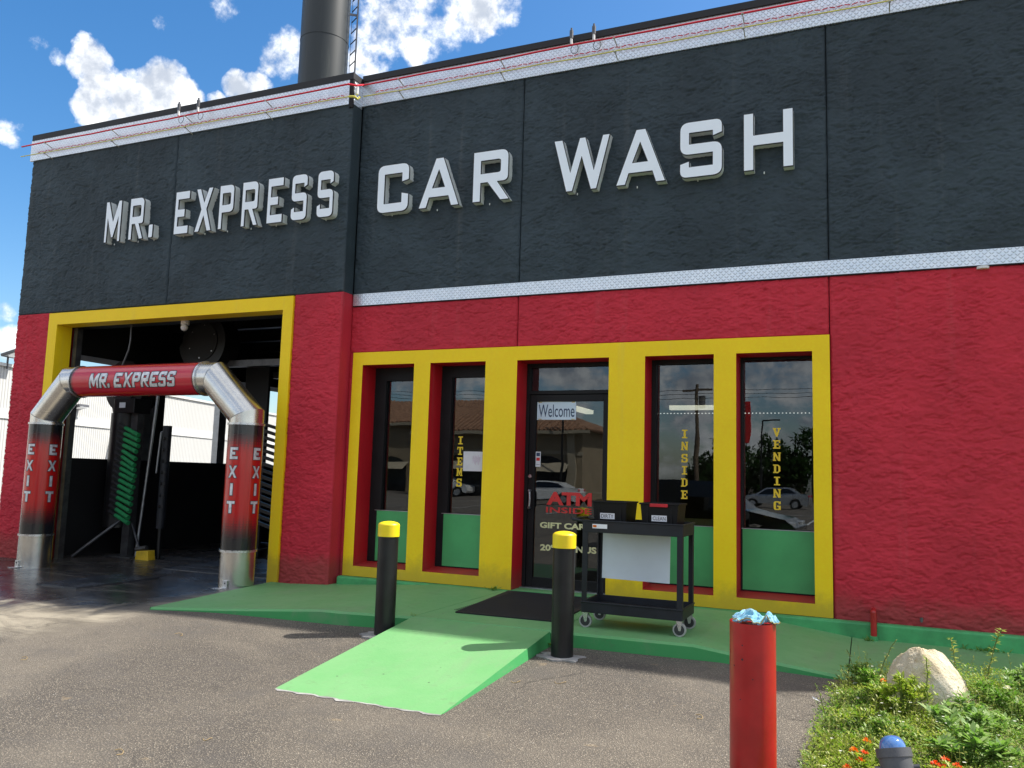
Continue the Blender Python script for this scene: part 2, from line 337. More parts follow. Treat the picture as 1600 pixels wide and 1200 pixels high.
    t.links.new(math_(t, 'MAXIMUM', rr, .10), p.inputs['Roughness'])
    hgt = math_(t, 'MULTIPLY', math_(t, 'SUBTRACT', 1.0, v.outputs['Distance']), math_(t, 'SUBTRACT', 1.0, math_(t, 'MULTIPLY', math_(t, 'MAXIMUM', wet, math_(t, 'MULTIPLY', apron, .7)), .9)))
    bump(t, p, hgt, .9, .006)
    return m
MT['asphalt'] = asphalt_mat()
def glass_mat(name, tint, refl, rmul=1.6):
    m, t, p = new_mat(name); t.nodes.remove(p)
    fr = N(t, 'ShaderNodeFresnel'); fr.inputs['IOR'].default_value = 1.5
    fac = math_(t, 'MULTIPLY_ADD', fr.outputs[0], rmul, refl, clamp=True)
    tr = N(t, 'ShaderNodeBsdfTransparent'); tr.inputs[0].default_value = (*tint, 1)
    gl = N(t, 'ShaderNodeBsdfGlossy'); gl.inputs['Roughness'].default_value = 0.0; gl.inputs[0].default_value = (.9, .95, 1, 1)
    co = objco(t); b = N(t, 'ShaderNodeBump'); b.inputs['Strength'].default_value = .045; b.inputs['Distance'].default_value = .02
    t.links.new(noise(t, co, 1.4, 2, .5), b.inputs['Height']); t.links.new(b.outputs[0], gl.inputs['Normal'])
    x = N(t, 'ShaderNodeMixShader'); t.links.new(fac, x.inputs[0]); t.links.new(tr.outputs[0], x.inputs[1]); t.links.new(gl.outputs[0], x.inputs[2])
    t.links.new(x.outputs[0], t.nodes['Material Output'].inputs[0]); return m
MT['glass'] = glass_mat('tinted_glass', (.42, .44, .43), .035, 1.25)
def emit_mat(name, col, st):
    m, t, p = new_mat(name); seti(p, 'Emission Color', (*col, 1)); seti(p, 'Emission Strength', st); seti(p, 'Base Color', (*col, 1)); return m
MT['tube_light'] = emit_mat('tube_light', (1, .93, .75), 1.1)
MT['led'] = emit_mat('led', (1, .95, .9), 1.6)
def leaf_mat(name, a, b, c=None, trans=.35):
    m, t, p = new_mat(name)
    g = N(t, 'ShaderNodeNewGeometry'); r = g.outputs['Random Per Island']
    col = mixc(t, r, a, b)
    if c: col = mixc(t, smooth(t, noise(t, objco(t), 2.3, 3, .6), .5, .7), col, c)
    t.links.new(col, p.inputs['Base Color']); seti(p, 'Roughness', .5)
    tl = N(t, 'ShaderNodeBsdfTranslucent'); t.links.new(mixc(t, .5, col, (a[0] * 1.6, b[1] * 1.3, .01)), tl.inputs[0])
    x = N(t, 'ShaderNodeMixShader'); x.inputs[0].default_value = trans
    t.links.new(p.outputs[0], x.inputs[1]); t.links.new(tl.outputs[0], x.inputs[2]); t.links.new(x.outputs[0], t.nodes['Material Output'].inputs[0])
    return m
MT['leaf_cover'] = leaf_mat('ground_cover_leaf', (.08, .18, .02), (.38, .48, .09), (.17, .25, .045))
MT['leaf_dark'] = leaf_mat('bush_leaf', (.09, .18, .03), (.28, .38, .08))
MT['leaf_yellow'] = leaf_mat('yellow_green_leaf', (.16, .24, .02), (.46, .48, .06))
MT['leaf_grey'] = leaf_mat('grey_green_leaf', (.15, .27, .07), (.36, .46, .17))
MT['grass'] = leaf_mat('grass_blade', (.16, .23, .03), (.42, .44, .14))
MT['weed_leaf'] = leaf_mat('weed_leaf', (.22, .27, .05), (.50, .48, .16))
MT['petal_orange'] = leaf_mat('orange_petal', (.75, .10, .01), (.85, .30, .01))
MT['petal_red'] = leaf_mat('red_petal', (.70, .03, .015), (.80, .12, .01))
MT['petal_white'] = leaf_mat('white_petal', (.7, .7, .62), (.8, .8, .75))
MT['tree_leaf'] = leaf_mat('tree_leaf', (.018, .045, .012), (.045, .09, .022))
MT['soil'] = plain('soil', (.13, .10, .065), .9, 0, .4, 5, .8, 40, .02)
def rock_mat():
    m, t, p = new_mat('limestone'); co = objco(t)
    n = noise(t, co, 5, 7, .65); n2 = noise(t, co, 22, 6, .7)
    c = mixc(t, smooth(t, n, .3, .7), (.52, .42, .26), (.74, .68, .54)); c = mixc(t, smooth(t, n2, .55, .75), c, (.74, .70, .60))
    c = mixc(t, math_(t, 'MULTIPLY', smooth(t, noise(t, co, 9, 5, .6), .6, .7), .5), c, (.42, .27, .10))
    t.links.new(c, p.inputs['Base Color']); seti(p, 'Roughness', .9); bump(t, p, math_(t, 'ADD', n, math_(t, 'ADD', math_(t, 'MULTIPLY', n2, .6), math_(t, 'MULTIPLY', noise(t, co, 70, 5, .7), .25))), 1.0, .035); return m
MT['rock'] = rock_mat()
def cloth_mat():
    m, t, p = new_mat('blue_microfibre'); co = objco(t)
    c = mixc(t, smooth(t, noise(t, co, 40, 5, .7), .3, .7), (.08, .34, .52), (.30, .58, .72))
    t.links.new(c, p.inputs['Base Color']); seti(p, 'Roughness', .95); seti(p, 'Sheen Weight', .6); bump(t, p, noise(t, co, 260, 3, .6), .8, .003); return m
MT['cloth'] = cloth_mat()
def corr_mat():
    m, t, p = new_mat('white_corrugated_wall'); co = objco(t)
    s = N(t, 'ShaderNodeSeparateXYZ'); t.links.new(co, s.inputs[0])
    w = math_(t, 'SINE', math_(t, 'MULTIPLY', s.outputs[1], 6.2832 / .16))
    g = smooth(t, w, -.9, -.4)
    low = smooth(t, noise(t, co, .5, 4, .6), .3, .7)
    c = mixc(t, g, (.33, .33, .32), (.54, .54, .52)); c = mixc(t, math_(t, 'MULTIPLY', low, .12), c, (.42, .40, .36))  # grooves darkened in the colour, standing in for their shade
    t.links.new(c, p.inputs['Base Color']); seti(p, 'Roughness', .7); bump(t, p, w, .6, .02); return m
MT['corrugated'] = corr_mat()
MT['white_wall'] = plain('white_painted_block', (.56, .56, .54), .7, 0, .06, .8)
def tile_roof_mat():
    m, t, p = new_mat('clay_tiles'); co = objco(t)
    n = noise(t, co, 3.5, 4, .7)
    c = mixc(t, smooth(t, n, .3, .7), (.16, .075, .04), (.34, .19, .11)); t.links.new(c, p.inputs['Base Color']); seti(p, 'Roughness', .8); return m
MT['clay'] = tile_roof_mat()
def pole_mat():
    m, t, p = new_mat('dark_green_pole_paint'); co = objco(t)
    st = noise(t, vmath(t, 'MULTIPLY', co, (9, 9, .7)), 1.0, 6, .65)
    c = mixc(t, smooth(t, st, .52, .75), (.016, .021, .022), (.035, .042, .038))
    c = mixc(t, smooth(t, noise(t, vmath(t, 'MULTIPLY', co, (22, 22, 2.5)), 1.0, 5, .7), .68, .78), c, (.13, .14, .12))
    t.links.new(c, p.inputs['Base Color']); seti(p, 'Roughness', .45); return m
MT['pole'] = pole_mat()
MT['mat_rubber'] = plain('black_mat', (.010, .010, .011), .8, 0, .3, 4, .6, 120, .004)
MT['patch'] = plain('grey_grout', (.30, .29, .28), .85, 0, .3, 9, .8, 40, .01)
MT['plate'] = plain('wet_steel_plate', (.05, .055, .065), .26, .3, .4, 3, .3, 18, .003)
def blue_lens():
    m, t, p = new_mat('blue_lens'); seti(p, 'Base Color', (.06, .17, .42, 1)); seti(p, 'Roughness', .06); seti(p, 'Coat Weight', 1); return m
MT['lens'] = blue_lens()
MT['grey_cast'] = plain('grey_cast_metal', (.085, .085, .09), .5, .1, .12, 12, .15, 160, .001)

# ------------------------------------------------------------------ mesh helpers
def link(o, parent=None):
    COL.objects.link(o)
    if parent is not None: o.parent = parent
    return o
def tag(o, label, cat, group=None, kind=None):
    if label: o['label'] = label
    if cat: o['category'] = cat
    if group: o['group'] = group
    if kind: o['kind'] = kind
    return o
def empty(name, label, cat, loc=(0, 0, 0), rz=0, group=None):
    o = bpy.data.objects.new(name, None); o.empty_display_size = .1
    o.location = loc; o.rotation_euler = (0, 0, rz); link(o); tag(o, label, cat, group); return o
class MB:
    def __init__(s): s.v = []; s.f = []; s.sm = []; s.mi = []; s.cur = 0
    def add(s, vs, fs, smooth=False):
        b = len(s.v); s.v += [tuple(v) for v in vs]
        for f in fs: s.f.append(tuple(i + b for i in f)); s.sm.append(smooth); s.mi.append(s.cur)
    def box(s, x0, x1, y0, y1, z0, z1):
        s.add([(x0, y0, z0), (x1, y0, z0), (x1, y1, z0), (x0, y1, z0), (x0, y0, z1), (x1, y0, z1), (x1, y1, z1), (x0, y1, z1)],
              [(0, 3, 2, 1), (4, 5, 6, 7), (0, 1, 5, 4), (1, 2, 6, 5), (2, 3, 7, 6), (3, 0, 4, 7)]); return s
    def cyl(s, p0, p1, r0, r1=None, n=16, caps=True, smooth=True):
        r1 = r0 if r1 is None else r1; p0 = Vector(p0); p1 = Vector(p1); d = (p1 - p0).normalized()
        a = d.orthogonal().normalized(); b = d.cross(a)
        vs = []
        for p, r in ((p0, r0), (p1, r1)):
            for i in range(n):
                t = 2 * math.pi * i / n; vs.append(p + a * (r * math.cos(t)) + b * (r * math.sin(t)))
        s.add(vs, [(i, (i + 1) % n, n + (i + 1) % n, n + i) for i in range(n)], smooth)
        if caps:
            s.add(vs[:n], [tuple(range(n))[::-1]]); s.add(vs[n:], [tuple(range(n))])
        return s
    def tube(s, pts, r, n=8):
        for a, b in zip(pts[:-1], pts[1:]): s.cyl(a, b, r, n=n, caps=True)
        return s
    def poly(s, loops, y0, y1, plane='xz'):
        """extrude 2-D loops (first outer, rest holes) between y0 (front) and y1"""
        def P(q, y): return (q[0], y, q[1]) if plane == 'xz' else (q[0], q[1], y)
        tris = tessellate_polygon([[Vector((q[0], q[1], 0)) for q in L] for L in loops])
        flat = [q for L in loops for q in L]; n = len(flat)
        s.add([P(q, y0) for q in flat], [tuple(t) for t in tris])
        s.add([P(q, y1) for q in flat], [tuple(t[::-1]) for t in tris])
        for L in loops:
            k = len(L)
            vs = [P(q, y0) for q in L] + [P(q, y1) for q in L]
            s.add(vs, [(i, (i + 1) % k, k + (i + 1) % k, k + i) for i in range(k)])
        return s
    def sphere(s, c, r, nu=12, nv=8, sc=(1, 1, 1), v0=0.0, v1=1.0):
        vs = []
        for j in range(nv + 1):
            th = math.pi * (v0 + (v1 - v0) * j / nv)
            for i in range(nu):
                ph = 2 * math.pi * i / nu
                vs.append((c[0] + r * sc[0] * math.sin(th) * math.cos(ph), c[1] + r * sc[1] * math.sin(th) * math.sin(ph), c[2] + r * sc[2] * math.cos(th)))
        s.add(vs, [(j * nu + i, j * nu + (i + 1) % nu, (j + 1) * nu + (i + 1) % nu, (j + 1) * nu + i) for j in range(nv) for i in range(nu)], True)
        return s
    def build(s, name, mat, parent=None, bevel=0, segs=2, fix=False, mats=None):
        me = bpy.data.meshes.new(name); me.from_pydata(s.v, [], s.f)
        for m_ in (mats or [mat]): me.materials.append(MT[m_] if isinstance(m_, str) else m_)
        me.polygons.foreach_set('use_smooth', s.sm)
        if mats: me.polygons.foreach_set('material_index', s.mi)
        me.update()
        if fix:
            import bmesh
            bm = bmesh.new(); bm.from_mesh(me); bmesh.ops.recalc_face_normals(bm, faces=bm.faces); bm.to_mesh(me); bm.free()
        o = bpy.data.objects.new(name, me); link(o, parent)
        if bevel:
            md = o.modifiers.new('bevel', 'BEVEL'); md.width = bevel; md.segments = segs; md.limit_method = 'ANGLE'; md.angle_limit = R(40)
        return o
def box(name, mat, parent, x0, x1, y0, y1, z0, z1, bevel=0):
    return MB().box(x0, x1, y0, y1, z0, z1).build(name, mat, parent, bevel)
def children(o): return [c for c in list(bpy.data.objects) if c.parent == o]
def copy_tree(o, parent=None, label=None):
    c = o.copy(); COL.objects.link(c); c.parent = parent
    if label: c['label'] = label
    for ch in o.children: copy_tree(ch, c)
    return c
bpy.context.view_layer.update()
def text_mesh(txt, size=1.0, bold=0.0, shear=0.0, xs=1.0, spacing=1.0):
    """returns flat 2-D triangles of text in the xy plane (verts, faces), centred"""
    cu = bpy.data.curves.new('t', 'FONT'); cu.body = txt; cu.size = size; cu.offset = bold; cu.shear = shear
    cu.align_x = 'CENTER'; cu.align_y = 'CENTER'; cu.space_character = spacing; cu.resolution_u = 4
    o = bpy.data.objects.new('t', cu); COL.objects.link(o)
    dg = bpy.context.evaluated_depsgraph_get(); me = bpy.data.meshes.new_from_object(o.evaluated_get(dg))
    vs = [(v.co.x * xs, v.co.y) for v in me.vertices]; fs = [tuple(p.vertices) for p in me.polygons]
    bpy.data.objects.remove(o); bpy.data.curves.remove(cu); bpy.data.meshes.remove(me)
    return vs, fs
def fit_text(txt, x0, x1, z0, z1, y, bold=0.0, shear=0.0):
    """text scaled into a rectangle of the xz plane"""
    vs, fs = text_mesh(txt, 1.0, bold, shear)
    ax = min(v[0] for v in vs); bx = max(v[0] for v in vs); ay = min(v[1] for v in vs); by = max(v[1] for v in vs)
    return [(x0 + (v[0] - ax) / (bx - ax) * (x1 - x0), y, z0 + (v[1] - ay) / (by - ay) * (z1 - z0)) for v in vs], fs

# ------------------------------------------------------------------ ground
def zg(x, y):
    z = -.11 - .03 * min(1, max(0, (-2.2 - x))) - .055 * min(1, max(0, (x - 2.5) / .9)) - .052 * min(6, max(0, -2 - y))
    return z
xs = [-400, -120, -60, -30, -16] + [-10 + .5 * i for i in range(41)] + [16, 30, 60, 120, 400]
ys = [-400, -150, -90, -60, -40, -25, -16, -12] + [-9 + .4 * i for i in range(26)] + [2, 4, 8, 14, 30, 60, 120, 400]
g = MB(); g.add([(x, y, zg(x, y)) for y in ys for x in xs],
                [(j * len(xs) + i, j * len(xs) + i + 1, (j + 1) * len(xs) + i + 1, (j + 1) * len(xs) + i) for j in range(len(ys) - 1) for i in range(len(xs) - 1)], True)
tag(g.build('ground', 'asphalt'), 'grey asphalt car park, wet and dark in front of the wash bay', None, kind='structure')

# green painted pavement with its sloping ends
fe = [(-2.70, -2.33), (-2.0, -2.22), (-1.3, -2.18), (-.72, -2.15), (-.02, -2.03), (1.20, -2.0), (1.9, -1.96), (2.6, -1.93), (3.0, -1.88), (3.42, -1.84), (4.4, -1.72), (6.5, -1.7), (9.6, -1.7)]
def ztop(x):
    if x < -.9: return max(zg(x, -2) + .006, -.004 - .075 * (-.9 - x))
    if x > 2.3: return -.004 - .135 * (min(x, 3.4) - 2.3) / 1.1
    return -.004
sw = MB()
def left_edge(y): return -2.70 - .30 * (y + 2.33) / 2.0
secs = []
xlist = sorted(set([f[0] for f in fe] + [-1.6, -1.1, -.9, -.4, .4, 2.3, 3.2]))
def fy(x):
    for (a, ya), (b, yb) in zip(fe[:-1], fe[1:]):
        if a <= x <= b: return ya + (yb - ya) * (x - a) / (b - a)
    return fe[-1][1]
def pav(x0, x1, name):
    b = MB(); xl = [x for x in xlist if x0 < x < x1]; xl = [x0] + xl + [x1]; n = len(xl)
    vs = []
    for x in xl:
        y = fy(x); zt = ztop(x)
        vs += [(x, y, zg(x, y) - .25), (x, y + .0, zt - .018), (x, y + .02, zt), (x, -.02, zt), (x, -.02, zt - .5)]
    fs = []
    for i in range(n - 1):
        for k in range(4): a = i * 5 + k; fs.append((a, a + 5, a + 6, a + 1))
    b.add(vs, fs); b.add(vs[:5], [(4, 3, 2, 1, 0)]); b.add(vs[-5:], [(0, 1, 2, 3, 4)])
    return b
pv = bpy.data.objects.new('pavement', None); link(pv); tag(pv, 'green painted concrete pavement along the front of the car wash', None, kind='structure')
for k, (a, b) in enumerate(((-2.70, -.055), (-.05, 1.20), (1.205, 3.36), (3.368, 6.5), (6.508, 9.6))):
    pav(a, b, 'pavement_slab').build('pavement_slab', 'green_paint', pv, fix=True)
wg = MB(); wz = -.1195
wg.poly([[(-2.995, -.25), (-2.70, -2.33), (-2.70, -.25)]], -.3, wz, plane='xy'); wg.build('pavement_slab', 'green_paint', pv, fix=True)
# ramp
rp = MB(); zn = zg(.6, -3.8) + .004
L0, R0, L1, R1 = (-.045, -2.032), (1.195, -2.005), (-.02, -3.80), (1.19, -3.80)
nseg = 22; vs = []
for k in range(nseg + 1):
    t = k / nseg; x0 = L0[0] + (L1[0] - L0[0]) * t; x1 = R0[0] + (R1[0] - R0[0]) * t; y = L0[1] + (L1[1] - L0[1]) * t
    z = -.004 + (zn + .004) * t
    vs += [(x0 - .02, y, zg(x0, y) - .1), (x0, y, z), (x1, y, z), (x1 + .02, y, zg(x1, y) - .1)]
rp.add(vs, [(k * 4 + q, k * 4 + q + 1, (k + 1) * 4 + q + 1, (k + 1) * 4 + q) for k in range(nseg) for q in range(3)])
rng = random.Random(3)
fr_ = [(L1[0] + (R1[0] - L1[0]) * i / 24, L1[1] - .008 - rng.random() * .022, zg(0, -3.8) + .001) for i in range(25)]
bk_ = [(p[0], -3.80, zn) for p in fr_]
rp.add(fr_ + bk_, [(i, i + 1, 26 + i, 25 + i) for i in range(24)])
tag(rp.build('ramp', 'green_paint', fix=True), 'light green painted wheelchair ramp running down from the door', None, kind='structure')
lip = MB(); f2 = [(p[0], p[1] - .012 - rng.random() * .03 * (1 if i % 3 else .2), p[2] - .0005) for i, p in enumerate(fr_)]
lip.add(fr_ + f2, [(i, i + 1, 26 + i, 25 + i) for i in range(24)]); tag(lip.build('ramp_lip', 'patch'), 'chipped bare concrete lip at the foot of the green ramp', None, kind='structure')
# plinth along the foot of the wall
pl = MB(); pl.box(-2.16, 9.6, -.135, -.037, -.5, 0.0); po = pl.build('wall_plinth', 'plinth', None, .02)
tag(po, None, None, kind='structure')

# ------------------------------------------------------------------ building
B = empty('car_wash_building', 'black over red stucco car wash building with yellow framed windows', 'building')
XC, YL, K = -2.213, -.212, 3.346
fL, fR, fT, yF, yG = -2.146, 3.209, 2.627, -.035, .289
oT, oB, oBi = 2.474, .116, .151
W_ = [(-2.007, -1.299), (-1.086, -.383), (0, 1.046), (1.431, 2.129), (2.346, 3.053)]
J = .004
import numpy as np
def vnoise(x, y, seed):
    xi = np.floor(x).astype(np.int64); yi = np.floor(y).astype(np.int64); fx_ = x - xi; fy_ = y - yi
    def hsh(i, j):
        n = (i * 374761393 + j * 668265263 + seed * 974634777) & 0xFFFFFFFF
        n = ((n ^ (n >> 13)) * 1274126177) & 0xFFFFFFFF
        a = ((n ^ (n >> 16)) & 0xFFFF) / 65535.0 * 6.2831853
        return np.cos(a), np.sin(a)
    u = fx_ * fx_ * fx_ * (fx_ * (fx_ * 6 - 15) + 10); v = fy_ * fy_ * fy_ * (fy_ * (fy_ * 6 - 15) + 10)
    def gdot(i, j, dx, dy): c, s_ = hsh(i, j); return c * dx + s_ * dy
    a = gdot(xi, yi, fx_, fy_); b = gdot(xi + 1, yi, fx_ - 1, fy_); c = gdot(xi, yi + 1, fx_, fy_ - 1); d = gdot(xi + 1, yi + 1, fx_ - 1, fy_ - 1)
    return (a + (b - a) * u) * (1 - v) + (c + (d - c) * u) * v
def fbm(x, y, seed, oct_=4, gain=.5):
    r = 0; a = 1; f = 1
    for k in range(oct_): r = r + a * vnoise(x * f, y * f, seed + k * 7); a *= gain; f *= 2.03
    return r
def stucco_height(X, Z):
    """trowelled skip texture: ledges along the contours of a stretched noise"""
    wx = X + .10 * fbm(X * 2.1, Z * 2.1, 3, 3); wz = Z + .10 * fbm(X * 2.1, Z * 2.1, 5, 3)
    s1 = fbm(wx * 2.2, wz * 4.6, 11, 5, .55) * 4.2; s2 = fbm(wx * 5.0, wz * 9.0, 23, 4, .55) * 3.4
    l1 = s1 - np.floor(s1); l2 = s2 - np.floor(s2)
    m1 = np.clip((fbm(X * 1.6, Z * 1.6, 41, 3) + .12) * 4, 0, 1); m2 = np.clip((fbm(X * 3.1, Z * 3.1, 57, 3) + .10) * 4, 0, 1)
    g1 = fbm(wx * 2.9, wz * 7.5, 131, 3, .5); g2 = fbm(wx * 5.5, wz * 12.0, 151, 3, .5)
    k1 = np.exp(-(g1 / .045) ** 2) * np.clip((fbm(X * 5, Z * 7, 171, 2) + .18) * 5, 0, 1)
    k2 = np.exp(-(g2 / .06) ** 2) * np.clip((fbm(X * 7, Z * 9, 191, 2) + .08) * 5, 0, 1) * (.3 + .7 * m2)
    h = .009 * l1 * (.25 + .75 * m1) + .007 * l2 * m2 + .008 * fbm(X * 9, Z * 12, 71, 3, .6) + .0045 * fbm(X * 30, Z * 34, 91, 2)
    return np.clip(h + .010 - .012 * k1 - .009 * k2, .0002, .024)
def relief(x0, x1, z0, z1, y, name, mat, parent):
    st = .0135 if x0 < 4.9 else .06
    nx = max(2, int((x1 - x0) / st)); nz = max(2, int((z1 - z0) / (st * .68)))
    X, Z = np.meshgrid(np.linspace(x0, x1, nx + 1), np.linspace(z0, z1, nz + 1))
    H = stucco_height(X, Z); Y = y - H
    ed = np.zeros_like(H, bool); ed[0] = ed[-1] = True; ed[:, 0] = ed[:, -1] = True; Y[ed] = y + .006
    co = np.stack([X, Y, Z], -1).reshape(-1, 3).astype(np.float32)
    i = np.arange(nx * nz); a = (i // nx) * (nx + 1) + i % nx
    q = np.stack([a, a + 1, a + nx + 2, a + nx + 1], 1).astype(np.int32)
    me = bpy.data.meshes.new(name); me.vertices.add(len(co)); me.vertices.foreach_set('co', co.ravel())
    me.loops.add(q.size); me.loops.foreach_set('vertex_index', q.ravel()); me.polygons.add(len(q))
    me.polygons.foreach_set('loop_start', np.arange(len(q), dtype=np.int32) * 4); me.polygons.foreach_set('loop_total', np.full(len(q), 4, np.int32))
    me.update(calc_edges=True); me.validate(); me.materials.append(MT[mat])
    return link(bpy.data.objects.new(name, me), parent)
def panel(parts, mat, parent=B, name='wall_panel'):
    m = MB()
    for p in parts: m.box(p[0], p[1], p[2] + (.003 if mat in ('red_stucco', 'black_stucco') else 0), *p[3:])
    o = m.build(name, mat, parent)
    if mat in ('red_stucco', 'black_stucco'):
        for p in parts:
            r_ = relief(p[0], p[1], 3.346 if abs(p[4] - 3.2) < .001 else max(p[4], -.2), 5.744 if p[5] > 6 else p[5], p[2], 'stucco_face', mat, o)
    return o
cols = [(XC, -.02), (-.02, 3.21), (3.21, 6.42), (6.42, 7.27)]
for i, (a, b) in enumerate(cols):
    a0 = a + (0 if i == 0 else J); b0 = b - J
    panel([(a0, b0, 0, .2, 3.2, 6.05)], 'black_stucco')
    z0 = -.4
    if i == 0: panel([(a0, fL, 0, .2, z0, fT), (a0, b0, 0, .2, fT, 3.2)], 'red_stucco')
    elif i == 1: panel([(a0, b0, 0, .2, fT, 3.2), (fR, b0, 0, .2, z0, fT)] if b0 > fR else [(a0, b0, 0, .2, fT, 3.2)], 'red_stucco')
    else: panel([(a0, b0, 0, .2, z0, 3.2)], 'red_stucco')
panel([(XC, 7.27, .06, .3, 2.7, 6.0), (3.3, 7.27, .06, .3, -.4, 2.7)], 'black_flat', name='joint_backing')
# window surround: red masonry with openings, yellow face
def around(m, y0, y1, e=0.0):
    xe = [fL] + [q for w in W_ for q in w] + [fR]
    for i in range(0, len(xe), 2): m.box(xe[i], xe[i + 1], y0, y1, 0 if y0 < 0 else -.4, fT)
    for k, (a, b) in enumerate(W_):
        m.box(a, b, y0, y1, oT, fT)
        if k != 2: m.box(a, b, y0, y1, 0.001 if y0 < 0 else -.4, oB)
    return m
around(MB(), yF, yF + .0045).build('yellow_surround', 'yellow_stucco', B)
around(MB(), yF + .0046, .30).build('window_reveal', 'red_smooth', B)
for k, (a, b) in enumerate(W_):
    if k == 2: continue
    m = MB(); m.add([(a, yF + .02, oB + .001), (b, yF + .02, oB + .001), (b, yG, oBi), (a, yG, oBi), (a, yG, oB), (b, yG, oB)], [(0, 1, 2, 3), (2, 5, 4, 3)])
    m.build('window_sill', 'red_smooth', B)
# windows: frame, pane, green kick panel
def window(a, b, z0, z1, mull=None, ft=.045):
    m = MB(); y0, y1 = yG - .03, yG + .05
    m.box(a, a + ft, y0, y1, z0, z1).box(b - ft * .5, b, y0, y1, z0, z1).box(a + ft, b - ft * .5, y0, y1, z1 - ft, z1)
    m.box(a + ft, b - ft * .5, y0, y1, z0, z0 + .012).box(a + ft, b - ft * .5, y0, y1, .735, .757)
    w = m.build('window', 'dark_metal', B)
    box('pane', 'glass', w, a + ft, b - ft * .5, yG + .01, yG + .016, .757, z1 - ft)
    box('kick_panel', 'green_panel', w, a + (.02 if a > 1.4 else ft * .7), b - .006, yG - .036, yG - .030, z0 + .012, .752)
    box('kick_trim', 'galv', w, a + ft * .5, b - .006, yG - .040, yG - .031, .7525, .760)
    return w
win = []
for k, (a, b) in enumerate(W_):
    if k != 2: win.append(window(a, b, oBi, oT, ft=(.16, .135, 0, .05, .022)[k]))  # left windows: jamb's dark reflection put into the frame width
# door
dr = MB(); y0, y1 = yG - .03, yG + .07
dr.box(0, .04, y0, y1, -.02, oT).box(1.0, 1.046, y0, y1, -.02, oT).box(.04, 1.0, y0, y1, oT - .045, oT).box(.04, 1.0, y0, y1, 2.125, 2.166)
door_frame = dr.build('door_frame', 'dark_metal', B, .003)
box('transom_pane', 'glass', door_frame, .04, 1.0, yG + .01, yG + .016, 2.166, oT - .045)
df = MB(); y0, y1 = yG - .018, yG + .03
df.box(.044, .115, y0, y1, .01, 2.12).box(.90, .996, y0, y1, .01, 2.12).box(.115, .90, y0, y1, 2.045, 2.12).box(.115, .90, y0, y1, .01, .115)
door = df.build('door', 'dark_metal', B, .003)
box('door_pane', 'glass', door, .115, .90, yG + .004, yG + .010, .115, 2.045)
hd = MB()
hx = .078
hd.tube([(hx, yG - .02, 1.055), (hx, yG - .075, 1.055)], .011, 10).tube([(hx, yG - .02, .865), (hx, yG - .075, .865)], .011, 10)
pp = [(hx, yG - .075, 1.055), (hx + .012, yG - .085, 1.04), (hx + .018, yG - .088, .96), (hx + .012, yG - .085, .88), (hx, yG - .075, .865)]
hd.tube(pp, .0135, 10); hd.build('handle', 'galv', door)
bar = MB(); bar.box(.115, .90, yG + .03, yG + .055, 1.045, 1.063); bar.build('push_bar', 'galv', door)
MB().cyl((.067, yG - .03, 1.212), (.067, yG - .015, 1.212), .019, n=18).build('lock', 'chrome', door)
box('threshold', 'galv', B, .0, 1.046, yG - .09, yG + .07, -.004, .010)
box('entry_floor', 'green_paint', B, .0, 1.046, -.03, yG - .09, -.4, -.001)
# parapet: cap and diamond plate bands
box('parapet_cap', 'black_flat', B, XC + .012, 7.27, -.055, .35, 6.055, 6.13)
box('diamond_plate_band', 'diamond', B, XC + .005, 7.27, -.032, -.002, 5.742, 6.054)
box('lower_diamond_plate_band', 'diamond', B, XC + .02, 7.27, -.026, -.002, 3.205, 3.349)
box('lower_band_trim', 'dark_metal', B, XC + .02, 7.27, -.030, -.002, 3.193, 3.2045)
# left block with the wash bay opening
gL, gR, gT, gl, gr, gt = -7.215, -2.918, 3.331, -7.041, -3.067, 3.162
LX = -7.915; LYF = -.247
for a, b in ((LX, -5.031), (-5.023, XC)): panel([(a, b, YL, .0, K, 5.98)], 'black_stucco')
panel([(LX, XC, -.02, .3, K - .02, 5.95)], 'black_flat', name='joint_backing')
panel([(LX, gL, YL, .28, -.5, K), ], 'red_stucco'); panel([(gR, XC, YL, .28, -.5, K)], 'red_stucco')
bayf = MB()
bayf.box(gL, gl, LYF, .0, -.3, gT).box(gr, gR, LYF, .0, -.3, gT).box(gl, gr, LYF, .0, gt, gT)
bayf.build('bay_surround', 'yellow_stucco', B)
box('parapet_cap', 'black_flat', B, LX - .02, XC + .012, YL - .04, .35, 6.005, 6.09)
box('diamond_plate_band', 'diamond', B, LX - .035, XC - .045, YL - .035, YL - .002, 5.69, 6.004)
box('band_corner_trim', 'dark_metal', B, XC - .045, XC + .008, YL - .032, YL - .001, 5.65, 6.004)
# box('parapet_return')
box('side_band', 'diamond', B, XC + .001, XC + .006, YL, -.033, 5.70, 6.0)
# building mass
box('roof_deck', 'roofing', B, LX + .3, 7.27, .35, 12, 5.4, 5.5)
for z0, z1, x0, x1, y0, y1, mt in ((-.5, 6.0, 6.97, 7.27, .3, 12, 'black_stucco'), (-.5, 6.0, LX, 7.27, 12, 12.3, 'black_flat')):
    box('rear_wall', mt, B, x0, x1, y0, y1, z0, z1)  # unseen rear wall also shuts the bay's open end, to keep it dark
